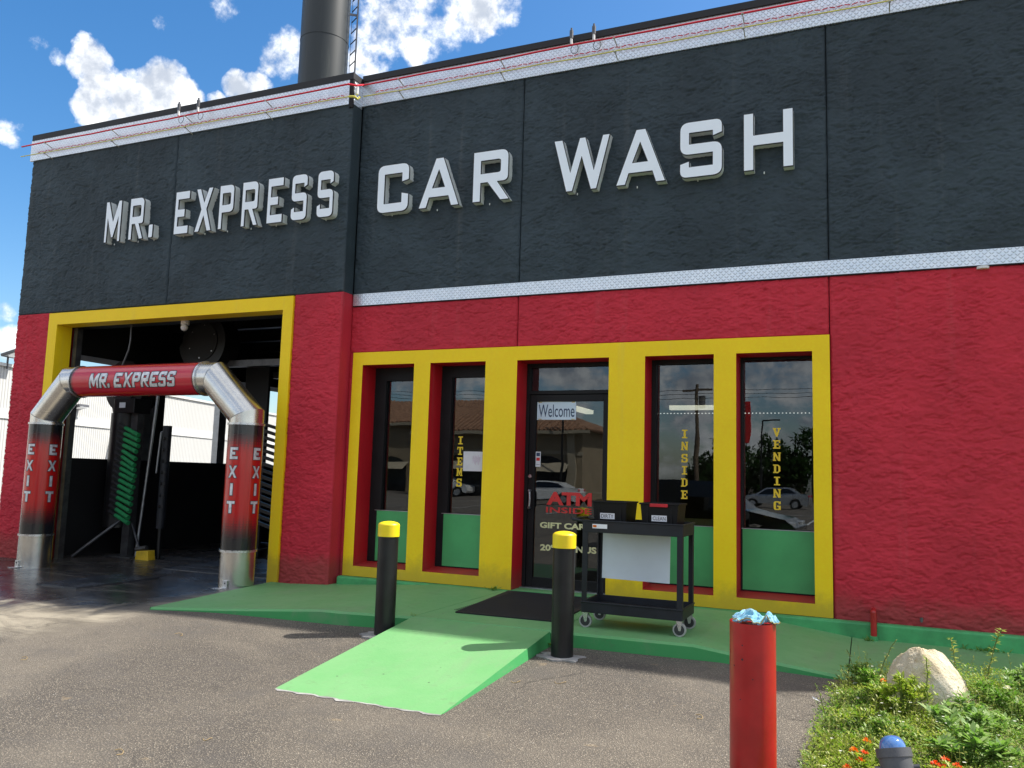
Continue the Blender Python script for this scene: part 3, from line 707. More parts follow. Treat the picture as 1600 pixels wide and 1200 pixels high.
# wash bay tunnel
T = B
box('bay_side_wall', 'black_flat', T, -2.98, -2.6, .285, 12, -.5, 5.4)
box('bay_ceiling', 'black_flat', T, -7.9, -2.98, .28, 12, 3.62, 3.75)
box('bay_lintel', 'black_flat', T, -7.9, -2.98, .02, .28, 3.18, 3.62)
box('bay_upper_side_wall', 'black_flat', T, -7.9, -7.3, .285, 12, 2.83, 6.0)
box('bay_half_wall', 'black_flat', T, -7.42, -7.3, .285, 12, -.5, 1.287)
for i in range(9): box('ceiling_joist', 'black_gloss', T, -7.3, -2.98, .9 + i * 1.1, 1.0 + i * 1.1, 3.44, 3.62)
box('bay_post', 'galv', T, -7.42, -7.29, 1.65, 1.80, 1.287, 2.83)
box('bay_post', 'galv', T, -7.42, -7.29, 3.34, 3.52, 1.287, 2.83)
box('bay_post', 'black_gloss', T, -7.44, -7.28, 1.84, 2.05, 1.287, 2.83)
box('bay_beam', 'black_gloss', T, -7.3, -5.75, 1.3, 1.42, 2.72, 2.815); box('bay_beam', 'dull_steel', T, -5.75, -2.98, 1.3, 1.42, 2.72, 2.815)
box('bay_cabinet', 'black_flat', T, -5.56, -5.10, 2.0, 2.06, -.14, 2.95, .01); box('bay_bracket', 'black_gloss', T, -5.02, -3.0, 2.0, 2.1, 2.62, 2.72)
box('bay_beam', 'black_gloss', T, -7.3, -2.98, 5.3, 5.6, 2.5, 3.0)
box('bay_beam', 'black_gloss', T, -7.3, -2.98, 8.3, 8.6, 2.2, 3.0)
box('jamb_rail', 'dull_steel', T, -7.035, -6.96, .03, .12, -.14, 3.16)
# shop interior
box('shop_floor', 'interior_floor', B, -2.59, 6.96, .365, 9.0, -.3, -.005)
box('shop_ceiling', 'interior_wall', B, -2.59, 6.96, .35, 9.0, 2.75, 2.8)
box('shop_rear_wall', 'interior_wall', B, -2.59, 6.96, 9.0, 9.1, -.3, 2.75)
box('shop_counter', 'black_plastic', B, 3.0, 6.5, 4.5, 5.2, -.005, 1.0, .01)

def inlabel(o, l): o['label'] = l; return o
lt = empty('ceiling_light', 'long lit fluorescent ceiling light seen through the window lettered INSIDE', 'light', (0, 0, 0), group='lights inside the shop')
box('light_housing', 'white_plastic', lt, -.05, 1.2, 7.7, 7.9, 2.68, 2.74); box('diffuser', 'tube_light', lt, -.03, 1.18, 7.72, 7.88, 2.60, 2.679)
lt = empty('ceiling_light', 'lit ceiling light seen through the glass door beside the Welcome sign', 'light', (0, 0, 0), group='lights inside the shop')
box('light_housing', 'white_plastic', lt, -2.1, -1.9, 6.0, 8.8, 2.68, 2.74); box('diffuser', 'tube_light', lt, -2.08, -1.92, 6.02, 8.78, 2.60, 2.679)
m = MB()
for i in range(46):
    x = -.4 + i * .066
    m.box(x, x + .02, 7.4, 7.42, 2.49, 2.505)
tag(m.build('string_light', 'led'), 'string of tiny lit dots across the back of the shop seen through the windows', 'string light')

# ------------------------------------------------------------------ sign letters
def arc_round(pts, rad, n=6):
    out = []; k = len(pts)
    for i, p in enumerate(pts):
        r = rad[i]
        if not r: out.append(p); continue
        P = Vector(p); A = Vector(pts[i - 1]); C_ = Vector(pts[(i + 1) % k])
        da = (A - P).normalized(); dc = (C_ - P).normalized()
        r = min(r, (A - P).length * .49, (C_ - P).length * .49)
        a = P + da * r; c = P + dc * r
        for q in range(n + 1):
            t = q / n; v = a * (1 - t) ** 2 + P * (2 * t * (1 - t) * .72 + 0) + c * t ** 2 if False else (a * (1 - t) ** 2 + P * (2 * t * (1 - t)) + c * t ** 2)
            out.append((v.x, v.y))
    return out
def glyph(ch, w, h, tx, ty):
    r = min(.095, w * .3); U = lambda L: [(x * w, y * h) for x, y in L]
    H = []
    if ch == 'M':
        s = tx / w; o = U([(0, 0), (s * .8, 0), (s * .8, .60), (.5 - s * .28, .11), (.5 + s * .28, .11), (1 - s * .85, .62), (1 - s * .85, 0), (1, 0), (1, 1), (1 - s * 1.05, 1), (.5, .50), (s * 1.05, 1), (0, 1)]); rr = [0] * 13
    elif ch == 'E':
        s = tx / w; t = ty / h; o = U([(0, 0), (1, 0), (1, t), (s, t), (s, .5 - t * .55), (.70, .5 - t * .55), (.70, .5 + t * .45), (s, .5 + t * .45), (s, 1 - t), (1, 1 - t), (1, 1), (0, 1)]); rr = [0] * 12
    elif ch == 'X':
        o = U([(0, 0), (.25, 0), (.5, .36), (.75, 0), (1, 0), (.66, .51), (1, 1), (.75, 1), (.5, .67), (.25, 1), (0, 1), (.34, .51)]); rr = [0] * 12
    elif ch in 'RP':
        s = tx / w; t = ty / h
        if ch == 'R': o = U([(0, 0), (s, 0), (s, .37), (.40, .37), (.76, 0), (1, 0), (.67, .37), (.96, .37), (.96, 1), (0, 1)]); rr = [0, 0, 0, 0, 0, 0, 0, r, r, 0]; xr = .96
        else: o = U([(0, 0), (s, 0), (s, .37), (1, .37), (1, 1), (0, 1)]); rr = [0, 0, 0, r, r, 0]; xr = 1
        hh = U([(s, .37 + t * .98), (xr - s, .37 + t * .98), (xr - s, 1 - t), (s, 1 - t)]); H.append(arc_round(hh, [0, r * .3, r * .3, 0], 3))
    elif ch == 'S':
        o = U([(0, .25), (0, 0), (1, 0), (1, .60), (tx / w, .60), (tx / w, .80), (1 - tx / w, .80), (1 - tx / w, .70), (1, .755), (1, 1), (0, 1), (0, .41), (1 - tx / w, .41), (1 - tx / w, .19), (tx / w, .19), (tx / w, .295)])
        rr = [0, r, r, r, 0, 0, 0, 0, 0, r, r, r, 0, 0, 0, 0]
    elif ch == 'C':
        s = tx / w; o = U([(0, 0), (1, 0), (1, .35), (1 - s, .39), (1 - s, .19), (s, .19), (s, .80), (1 - s, .80), (1 - s, .61), (1, .65), (1, 1), (0, 1)]); rr = [r, r, 0, 0, 0, 0, 0, 0, 0, 0, r, r]
    elif ch == 'A':
        o = U([(0, 0), (.19, 0), (.26, .205), (.735, .205), (.81, 0), (1, 0), (.595, 1), (.405, 1)]); rr = [0] * 8
        H.append(U([(.335, .395), (.64, .395), (.487, .76)]))
    elif ch == 'W':
        o = U([(0, 1), (.235, 0), (.345, 0), (.505, .64), (.675, 0), (.775, 0), (1, 1), (.875, 1), (.725, .36), (.57, 1), (.465, 1), (.305, .36), (.155, 1)]); rr = [0] * 13
    elif ch == 'H':
        s = tx / w; o = U([(0, 0), (s, 0), (s, .425), (1 - s, .425), (1 - s, 0), (1, 0), (1, 1), (1 - s, 1), (1 - s, .61), (s, .61), (s, 1), (0, 1)]); rr = [0] * 12
    elif ch == 'I': o = U([(0, 0), (1, 0), (1, 1), (0, 1)]); rr = [0] * 4
    elif ch == 'T':
        s = tx / w; t = ty / h; o = U([(.5 - s / 2, 0), (.5 + s / 2, 0), (.5 + s / 2, 1 - t), (1, 1 - t), (1, 1), (0, 1), (0, 1 - t), (.5 - s / 2, 1 - t)]); rr = [0] * 8
    elif ch == '.': o = U([(0, 0), (1, 0), (1, 1), (0, 1)]); rr = [0, .02, 0, .02]
    return [arc_round(o, rr)] + H
def offset(loops, d):
    """grow (d>0) or shrink every loop by d along its corner normals"""
    out = []
    for li, L in enumerate(loops):
        k = len(L); area = sum(L[i - 1][0] * L[i][1] - L[i][0] * L[i - 1][1] for i in range(k)); sg = 1 if area > 0 else -1
        if li > 0: sg = -sg
        q = []
        for i in range(k):
            P = Vector(L[i]); A = Vector(L[i - 1]); C_ = Vector(L[(i + 1) % k])
            e1 = (P - A); e2 = (C_ - P)
            if e1.length < 1e-6 or e2.length < 1e-6: q.append(L[i]); continue
            e1.normalize(); e2.normalize()
            n1 = Vector((e1.y, -e1.x)) * sg; n2 = Vector((e2.y, -e2.x)) * sg
            b = (n1 + n2)
            if b.length < 1e-3: q.append(L[i]); continue
            b.normalize(); l = min(2.0, 1 / max(.3, b.dot(n1)))
            q.append((P.x + b.x * d * l, P.y + b.y * d * l))
        out.append(q)
    return out
def shift(loops, x, z): return [[(p[0] + x, p[1] + z) for p in L] for L in loops]
def sign_letter(ch, x0, x1, z0, z1, ywall, tx, ty, label, depth=.118):
    g_ = shift(glyph(ch, x1 - x0, z1 - z0, tx, ty), 0, 0)
    o = empty('sign_letter', label, 'sign letter', (x0, ywall, z0), group='raised white letters of the wall sign')
    MB().poly(g_, -depth + .016, -.004).build('letter_return', 'white_return', o, fix=True)
    MB().poly(offset(g_, .0035), -depth + .001, -depth + .0155).build('trim_cap', 'trim_black', o, fix=True)
    MB().poly(offset(g_, -.004), -depth - .001, -depth + .0005).build('letter_face', 'white_face', o, fix=True)
    MB().cyl(((x1 - x0) * .4, -.04, -.022), ((x1 - x0) * .4, -.04, 0.0), .006, n=8).build('drain_stub', 'white_return', o)
    return o
s_ = 1.0063
fx = lambda x: CAM.x + (x - CAM.x) * s_
fz = lambda z: CAM.z + (z - CAM.z) * s_
z0, z1 = fz(4.236), fz(4.812)
for ch, a, b, za, zb, lab in [('M', -6.095, -5.805, z0, z1, 'white raised letter M at the left end of the wall sign'),
        ('R', -5.640, -5.378, z0, z1, 'white raised letter R right after the M and before the full stop'),
        ('.', -5.275, -5.203, z0, fz(4.417), 'small white raised full stop after the letters MR in the wall sign'),
        ('E', -4.825, -4.585, z0, z1, 'white raised letter E that begins the word EXPRESS'),
        ('X', -4.470, -4.192, z0, z1, 'white raised letter X in the word EXPRESS'),
        ('P', -4.075, -3.842, z0, z1, 'white raised letter P in the word EXPRESS'),
        ('R', -3.704, -3.445, z0, z1, 'white raised letter R in the word EXPRESS between P and E'),
        ('E', -3.300, -3.064, z0, z1, 'white raised letter E in the word EXPRESS between R and S'),
        ('S', -2.932, -2.700, z0, z1, 'white raised letter S of EXPRESS, the first of its two letters S'),
        ('S', -2.548, -2.316, z0, z1, 'white raised letter S that ends EXPRESS beside the wall corner')]:
    sign_letter(ch, fx(a), fx(b), za, zb, YL, .052 if ch != '.' else .05, .108, lab)
for ch, a, b, lab in [('C', -1.862, -1.430, 'white raised letter C that begins the word CAR'),
        ('A', -1.286, -.755, 'white raised letter A in the word CAR'),
        ('R', -.579, -.122, 'white raised letter R that ends the word CAR'),
        ('W', .405, 1.042, 'white raised letter W that begins the word WASH'),
        ('A', 1.116, 1.646, 'white raised letter A in the word WASH'),
        ('S', 1.795, 2.224, 'white raised letter S in the word WASH'),
        ('H', 2.434, 2.907, 'white raised letter H at the right end of the wall sign')]:
    sign_letter(ch, a, b, 4.298, 4.890, 0, .097, .112, lab)

# ------------------------------------------------------------------ neon tubes along the parapet
def neon(kind, x0, x1, y, z, label, mat, r=.009, sag=.006, pitch=1.35, wally=0.0):
    o = empty('neon_tube', label, 'neon tube', (0, 0, 0), group='neon tubes along the parapet')
    m = MB(); rng = random.Random(int(abs(x0) * 100 + z * 10)); pts = []
    n = int((x1 - x0) / .45)
    for i in range(n + 1):
        pts.append((x0 + (x1 - x0) * i / n, y + rng.uniform(-.004, .004), z + rng.uniform(-sag, sag)))
    if kind == 'dash':
        x = x0; k = 0
        while x < x1:
            m.cyl((x, y, z + (.006 if k % 2 else -.006)), (x + .05, y, z + (-.006 if k % 2 else .006)), r, n=6); x += .068; k += 1
    else: m.tube(pts, r, 8)
    m.build('tube', mat, o)
    if kind != 'dash':
        x = x0 + .5
        while x < x1:
            st = MB(); st.cyl((x, wally - .002, z - .05), (x, y, z - .004), .006, n=6).box(x - .012, x + .012, y - .012, y + .012, z - .012, z - .002)
            st.build('standoff', 'clear_tube', o); x += pitch
    return o
neon('tube', -7.99, -2.19, -.37, 5.875, 'red neon tube along the parapet over MR. EXPRESS', 'red_tube', .011, wally=YL)
neon('tube', -7.98, -2.17, -.37, 5.715, 'yellow neon tube along the parapet over MR. EXPRESS', 'yellow_tube', .007, wally=YL)
neon('dash', -7.72, -2.33, -.29, 5.785, 'thin dashed red neon line along the parapet over MR. EXPRESS', 'red_tube', .005, wally=YL)
neon('tube', -2.12, 7.25, -.15, 5.956, 'red neon tube along the parapet over CAR WASH', 'red_tube', .011)
neon('tube', -2.11, 7.25, -.15, 5.800, 'yellow neon tube along the parapet over CAR WASH', 'yellow_tube', .007)
neon('dash', -1.98, 7.2, -.09, 5.873, 'thin dashed red neon line along the parapet over CAR WASH', 'red_tube', .005)
def boot(x, y, z, lab):
    o = empty('neon_connector', lab, 'connector', (x, y, z), group='neon connectors on the parapet')
    MB().cyl((0, 0, .02), (0, 0, .11), .022, n=10).cyl((0, 0, .11), (0, 0, .14), .012, n=8).build('cap', 'dull_steel', o)
    MB().cyl((0, 0, -.05), (0, 0, .02), .015, n=8).build('insulator', 'white_plastic', o)
    pts = [(.02 * math.cos(t) + .015, .02, -.10 - .055 * math.sin(t)) for t in [i * .6 - 1.4 for i in range(11)]]
    MB().tube([(p[0] * 2.2, p[1], p[2]) for p in pts], .0035, 5).build('cable', 'black_ink', o)
boot(-4.92, -.36, 5.95, 'left upright neon connector on the parapet over MR. EXPRESS'); boot(-4.58, -.36, 5.95, 'right upright neon connector on the parapet over MR. EXPRESS')
boot(.59, -.15, 6.02, 'left upright neon connector on the parapet over CAR WASH'); boot(.85, -.15, 6.02, 'right upright neon connector on the parapet over CAR WASH')
jx = empty('neon_joint', 'red and pale yellow neon joint bent round the corner of the parapet', 'neon joint', (-2.13, -.25, 5.7))
MB().tube([(-.04, -.12, .015), (.03, -.11, .01), (.0, 0, .03), (-.03, .09, .10)], .014, 8).build('yellow_bend', 'yellow_tube', jx)
MB().tube([(-.06, -.12, .175), (.01, -.05, .18), (.01, .10, .256)], .013, 8).build('red_bend', 'red_tube', jx)
MB().cyl((.03, -.06, .06), (.03, -.06, .14), .02, n=10).build('insulator', 'white_plastic', jx)

# ------------------------------------------------------------------ stainless arch
A = empty('exit_arch', 'stainless steel and red exit arch lettered MR. EXPRESS across its top', 'arch', (0, 0, 0))
AY, AR = -.68, .197; AZ = 2.268; LXa, RXa = -6.50, -3.14
def ring_pts(c, n, a0, r, seg=40, tilt=None):
    return None
def seg_tube(m, P, Q, r, nP, nQ, n=40):
    """tube from P to Q cut by planes with normals nP and nQ"""
    P = Vector(P); Q = Vector(Q); d = (Q - P).normalized(); a = Vector((0, 1, 0)); b = d.cross(a).normalized()
    vs = []
    for c, nn in ((P, Vector(nP)), (Q, Vector(nQ))):
        for i in range(n):
            t = 2 * math.pi * i / n; o = a * (r * math.cos(t)) + b * (r * math.sin(t))
            k = -(o.dot(nn)) / d.dot(nn); vs.append(c + o + d * k)
    m.add(vs, [(i, (i + 1) % n, n + (i + 1) % n, n + i) for i in range(n)], True)
def bis(a, b): v = (Vector(a).normalized() + Vector(b).normalized()); return v.normalized()
BZ = 1.81
for sgn, lx, bx in ((1, LXa, -6.07), (-1, RXa, -3.64)):
    lg = MB(); zb = zg(lx, AY) - .01
    seg_tube(lg, (lx, AY, zb), (lx, AY, .27), AR, (0, 0, 1), (0, 0, 1)); leg = lg.build('leg', 'steel', A)
    w = MB(); seg_tube(w, (lx, AY, .27), (lx, AY, 1.715), AR + .003, (0, 0, 1), (0, 0, 1)); w.build('printed_wrap', 'leg_wrap', leg)
    for z in (.27, 1.715):
        q = MB(); q.cyl((lx, AY, z - .012), (lx, AY, z + .012), AR + .014, n=40); q.build('ring', 'chrome', leg, .004)
    q = MB(); q.box(lx - .03 + sgn * -.03, lx + .03 + sgn * -.03, AY - AR - .02, AY - AR + .005, zb, zb + .10).box(lx - .09, lx + .03, AY - AR - .09, AY - AR, zb + .011, zb + .017)
    q.build('foot_bracket', 'chrome', leg, .002)
    MB().cyl((lx - .03 + sgn * -.03 + .03, AY - AR - .025, zb + .07), (lx + sgn * -.03, AY - AR - .018, zb + .07), .008, n=8).build('bolt', 'black_ink', leg)
    d1 = Vector((0, 0, 1)); d2 = (Vector((bx, AY, AZ)) - Vector((lx, AY, BZ))).normalized(); d3 = Vector((sgn, 0, 0))
    e = MB(); seg_tube(e, (lx, AY, 1.72), (lx, AY, BZ), AR - .002, (0, 0, 1), bis(d1, d2))
    seg_tube(e, (lx, AY, BZ), (bx, AY, AZ), AR - .002, bis(d1, d2), bis(d2, d3))
    ex = -5.90 if sgn > 0 else -3.80
    seg_tube(e, (bx, AY, AZ), (ex, AY, AZ), AR - .002, bis(d2, d3), (1, 0, 0))
    e.build('elbow', 'steel', A)
    e = MB()
    for c, nn in (((lx, AY, BZ), bis(d1, d2)), ((bx, AY, AZ), bis(d2, d3))):
        c = Vector(c); seg_tube(e, c - nn * .002, c + nn * .002, AR + .0015, nn, nn)
    e.build('elbow_seam', 'dull_steel', A)
    q = MB(); q.cyl((ex - .012, AY, AZ), (ex + .012, AY, AZ), AR + .014, n=40); q.build('ring', 'chrome', A, .004)
cb_ = MB(); seg_tube(cb_, (-5.90, AY, AZ), (-3.80, AY, AZ), AR + .002, (1, 0, 0), (1, 0, 0)); crossbar = cb_.build('crossbar', 'bar_wrap', A)
def wrap_poly(loops, fn, y0=0.0):
    """subdivided flat glyph mapped through fn(u,v) -> xyz"""
    import bmesh
    bm = bmesh.new()
    tris = tessellate_polygon([[Vector((q[0], q[1], 0)) for q in L] for L in loops]); flat = [q for L in loops for q in L]
    vv = [bm.verts.new((q[0], q[1], 0)) for q in flat]
    for t in tris:
        try: bm.faces.new([vv[i] for i in t])
        except ValueError: pass
    for _ in range(3):
        ed = [e for e in bm.edges if e.calc_length() > .03]
        if not ed: break
        bmesh.ops.subdivide_edges(bm, edges=ed, cuts=1, use_grid_fill=False); bmesh.ops.triangulate(bm, faces=bm.faces)
    bm.verts.index_update()
    vs = [fn(v.co.x, v.co.y) for v in bm.verts]; fs = [tuple(v.index for v in f.verts) for f in bm.faces]; bm.free()
    return vs, fs
def dbl(m, loops, fn): vs, fs = wrap_poly(loops, fn); m.add(vs, fs)
for k, (lx) in enumerate((LXa, RXa)):
    for az in (R(-90 + 5), R(-4)):
        for layer, off, mt, nm in ((0, .007, 'black_ink', 'exit_lettering_edge'), (1, .0, 'silver_vinyl', 'exit_lettering')):
            for ch, zc in zip('EXIT', (1.375, 1.165, .965, .765)):
                m = MB()
                w = .105 if ch != 'I' else .035; h = .135
                gl_ = glyph(ch, w, h, .034, .030); gl_ = shift(gl_, -w / 2, zc - h / 2)
                gl_ = offset(gl_, off)
                rr = AR + .0045 + layer * .001
                dbl(m, gl_, lambda u, v, rr=rr, lx=lx, az=az: (lx + rr * math.cos(az + u / rr), AY + rr * math.sin(az + u / rr), v))
                m.build(nm, mt, A)
for layer, off, mt in ((0, .009, 'black_ink'), (1, 0, 'silver_vinyl')):
    m = MB(); x = -5.545; rr = AR + .004 + layer * .001
    for ch, w, gap in (('M', .155, .02), ('R', .125, .02), ('.', .035, .075), ('E', .125, .025), ('X', .14, .02), ('P', .125, .02), ('R', .125, .02), ('E', .12, .02), ('S', .12, .02), ('S', .12, 0)):
        h = .19 if ch != '.' else .055
        gl_ = shift(glyph(ch, w, h, .036 if ch not in 'MX' else .034, .042), 0, 0)
        gl_ = [[(p[0] + x + p[1] * .16, p[1] - .095) for p in L] for L in offset(gl_, off)]
        dbl(m, gl_, lambda u, v, rr=rr: (u, AY - rr * math.cos(v / rr - .08), AZ + rr * math.sin(v / rr - .08)))
        x += w + gap
    m.build('crossbar_lettering' if layer else 'crossbar_lettering_edge', mt, crossbar)

# ------------------------------------------------------------------ wash bay equipment
def blower(x, y, z, r, label, flip=1, pl=.0):
    o = empty('blower', label, 'blower', (x, y, z), group='black air blowers in the wash bay')
    pts = []
    for i in range(44):
        t = 2 * math.pi * i / 44; rr = r * (1 + .16 * (i / 44)); pts.append((rr * math.cos(t) * flip, rr * math.sin(t)))
    MB().poly([pts], -.16, .16).build('housing', 'black_gloss', o, .02, fix=True)
    MB().poly([[(-r * .55, -r * 1.35), (r * .2, -r * 1.35), (r * .3, -r * .6), (-r * .8, -r * .5)]], -.13, .13).build('nozzle', 'black_gloss', o, .01, fix=True)
    m = MB(); m.cyl((0, -.175, 0), (0, -.16, 0), r * .72, n=32); m.build('side_plate', 'black_flat', o)
    for i in range(6):
        t = i * 1.047 + .4; b = MB(); b.cyl((r * .62 * math.cos(t), -.182, r * .62 * math.sin(t)), (r * .62 * math.cos(t), -.175, r * .62 * math.sin(t)), .010, n=8); b.build('bolt', 'chrome', o)
    box('warning_sticker', 'white_paper', o, -.06, .06, -.168, -.1625, -r * .95, -r * .78)
    return o
blower(-6.93, 1.05, 2.42, .37, 'black round air blower behind the left end of the arch')
blower(-5.62, 1.25, 3.08, .40, 'black round air blower hung under the bay ceiling behind the right elbow', -1)
st = empty('brush_stand', 'black upright stand holding stacked green foam flaps in the wash bay', 'car wash machine', (-6.62, .9, 0))
MB().cyl((-.24, 0, .28), (-.24, 0, 1.98), .20, n=24).build('column', 'black_gloss', st)
box('motor_box', 'black_gloss', st, -.32, .10, -.16, .16, 1.98, 2.2, .01)
box('motor_sticker', 'white_paper', st, -.20, -.08, -.166, -.1605, 2.06, 2.14)
box('post', 'dull_steel', st, -.06, .08, -.06, .06, -.14, 2.1)
m = MB(); m.cyl((-.03, -.08, .42), (-.46, -.55, -.13), .024, n=8); m.build('brace', 'dull_steel', st)
m = MB(); m.cyl((.03, .0, .42), (.42, -.1, -.13), .016, n=8); m.build('brace', 'dull_steel', st)
box('base_plate', 'dull_steel', st, -.25, .3, -.2, .2, -.14, -.125)
me_flap = None; me_rod = None
for i in range(16):
    z = .45 + i * .0855
    if me_flap is None:
        a = MB(); a.cyl((0, 0, .02), (.31, -.03, -.085), .029, .033, n=12); fo = a.build('foam_flap', 'green_foam', st); me_flap = fo.data
        a = MB(); a.cyl((-.16, .02, .07), (.02, 0, .015), .028, n=8); ro = a.build('flap_arm', 'dark_foam', st); me_rod = ro.data
    else:
        fo = bpy.data.objects.new('foam_flap', me_flap); link(fo, st); ro = bpy.data.objects.new('flap_arm', me_rod); link(ro, st)
    fo.location = ro.location = (-.03 + .004 * i, -.22, z); fo.rotation_euler = (0, random.uniform(-.05, .05), random.uniform(-.06, .06))
st2 = empty('spray_post', 'black perforated spray post standing left of the right arch leg', 'spray post', (-5.99, .9, 0))
MB().cyl((0, 0, .30), (0, 0, 1.80), .062, n=16).build('post', 'black_plastic', st2)
MB().cyl((0, 0, -.14), (0, 0, .30), .03, n=10).build('foot', 'black_gloss', st2)
for i in range(7):
    n_ = MB(); n_.cyl((.01, -.075, .62 + i * .165), (.02, -.062, .62 + i * .165), .024, n=10).cyl((.055, -.055, .62 + i * .165), (.045, -.04, .62 + i * .165), .02, n=10); n_.build('nozzle', 'black_flat', st2)
MB().tube([(-.16, 0, 1.1), (-.12, 0, 1.70), (-.03, 0, 1.74)], .014, 8).build('pipe', 'galv', st2)
m = MB(); m.cyl((-6.43, .9, -.14), (-6.20, .9, 2.62), .022, n=8); tag(m.build('guide_rail', 'galv'), 'thin leaning galvanised rail right of the green foam flaps', 'rail')
sb = empty('side_brush', 'black slatted side brush at the right edge of the wash bay behind the arch', 'car wash machine', (-4.25, 1.3, 0))
box('post', 'black_gloss', sb, .0, .12, 0, .12, -.14, 2.3)
me_s = None
for i in range(16):
    if me_s is None: a = MB(); a.box(-.55, 0, -.02, .02, -.022, .022); so_ = a.build('brush_slat', 'black_gloss', sb); me_s = so_.data
    else: so_ = bpy.data.objects.new('brush_slat', me_s); link(so_, sb)
    so_.location = (0, .05, .35 + i * .095); so_.rotation_euler = (0, R(14), 0)
yb = empty('yellow_guide_block', 'small worn yellow wheel guide block on the wash bay floor', 'guide block', (-6.05, .72, -.14))
MB().poly([[(-.13, 0), (.13, 0), (.11, .14), (-.11, .12)]], -.06, .06).build('block', 'yellow_paint', yb, .008, fix=True)
MB().cyl((-.18, 0, .14), (.02, 0, .17), .035, n=10).build('roller', 'dull_steel', yb)
m = MB(); m.tube([(-4.6 - .9 * i / 20 + 0, 1.6 + .25 * math.sin(i * .45), -.10 + .13 * abs(math.sin(i * .4))) for i in range(21)], .018, 8)
tag(m.build('air_hose', 'black_plastic'), 'black hose looped on the floor at the back of the wash bay', 'hose')
rl = empty('conveyor_rail', 'long low dark conveyor rail along the wash bay floor', 'rail', (0, 0, 0))
box('rail', 'dull_steel', rl, -6.0, -3.1, 2.2, 2.28, .02, .06); box('skirt', 'black_flat', rl, -6.0, -3.1, 2.21, 2.30, -.14, .02)
pt = box('drain_plate', 'plate', None, -4.95, -4.33, -1.80, -.66, zg(-4.6, -1) - .01, zg(-4.6, -1) + .016); tag(pt, 'dark wet steel plate lying on the ground in front of the bay', 'steel plate')
gr_ = empty('drain_grate', 'dark slotted drain grate across the bay floor behind the right arch leg', 'drain grate', (-4.1, .25, zg(-4, 0)))
box('frame', 'dull_steel', gr_, -.95, .95, -.17, -.15, -.01, .006); box('frame', 'dull_steel', gr_, -.95, .95, .15, .17, -.01, .006)
me_g = None
for i in range(26):
    if me_g is None: a = MB(); a.box(-.012, .012, -.15, .15, -.01, .005); o_ = a.build('grate_bar', 'dull_steel', gr_); me_g = o_.data
    else: o_ = bpy.data.objects.new('grate_bar', me_g); link(o_, gr_)
    o_.location = (-.93 + i * .074, 0, 0)
cm = empty('security_camera', 'white dome security camera under the lintel of the wash bay', 'camera', (-4.95, .06, 3.145))
MB().cyl((0, 0, -.03), (0, 0, .03), .055, n=16).build('mount', 'white_plastic', cm); MB().sphere((.02, -.03, -.07), .048, 14, 10).build('dome', 'white_plastic', cm)
m = MB(); m.tube([(-5.99, .1, 3.40), (-5.985, .1, 3.15), (-5.98, .1, 2.95), (-6.0, .1, 2.82), (-6.06, .1, 2.68), (-6.12, .1, 2.55)], .013, 8); tag(m.build('hanging_cable', 'dull_steel'), 'grey cable hanging in a curve from the bay lintel', 'cable')

# ------------------------------------------------------------------ bollards
def bollard(x, y, label):
    z = zg(x, y); o = empty('bollard', label, 'bollard', (x, y, z), group='black bollards with yellow caps')
    MB().cyl((0, 0, -.02), (0, 0, .86), .084, n=36).build('post', 'black_gloss', o)
    c = MB(); c.cyl((0, 0, .80), (0, 0, .895), .090, n=36, caps=False); c.sphere((0, 0, .895), .090, 36, 6, (1, 1, .34), 0, .5)
    c.build('cap', 'yellow_cap', o)
    rng = random.Random(int(x * 100)); pts = []
    for i in range(26):
        t = 2 * math.pi * i / 26; q = .135 + rng.random() * .07; pts.append((q * math.cos(t), q * math.sin(t)))
    MB().poly([pts], -.02, .004, plane='xy').build('grout_patch', 'patch', o, fix=True)
    return o
bollard(-.165, -2.28, 'black bollard with yellow cap standing left of the green ramp')
bollard(1.392, -2.29, 'black bollard with yellow cap standing right of the ramp beside the cart')
rb = empty('bollard', 'red painted bollard with a blue cloth on top, nearest the viewer', 'bollard', (2.99, -4.05, zg(3, -4.05)))
zt = .535 - zg(3, -4.05)
m = MB(); m.cyl((0, 0, -.02), (0, 0, zt), .108, n=48, caps=False).cyl((0, 0, zt - .015), (0, 0, zt - .012), .104, n=48); m.build('post', 'red_gloss', rb)
m = MB()
for (a, z, r) in ((-1.9, zt - .10, .0035), (-1.9, zt - .165, .005), (-2.35, zt - .2, .003), (-1.45, zt - .25, .003), (-2.0, zt - .35, .003)):
    m.cyl((.106 * math.cos(a), .106 * math.sin(a), z), (.1095 * math.cos(a), .1095 * math.sin(a), z), r, n=8)
m.build('paint_chip', 'black_ink', rb)
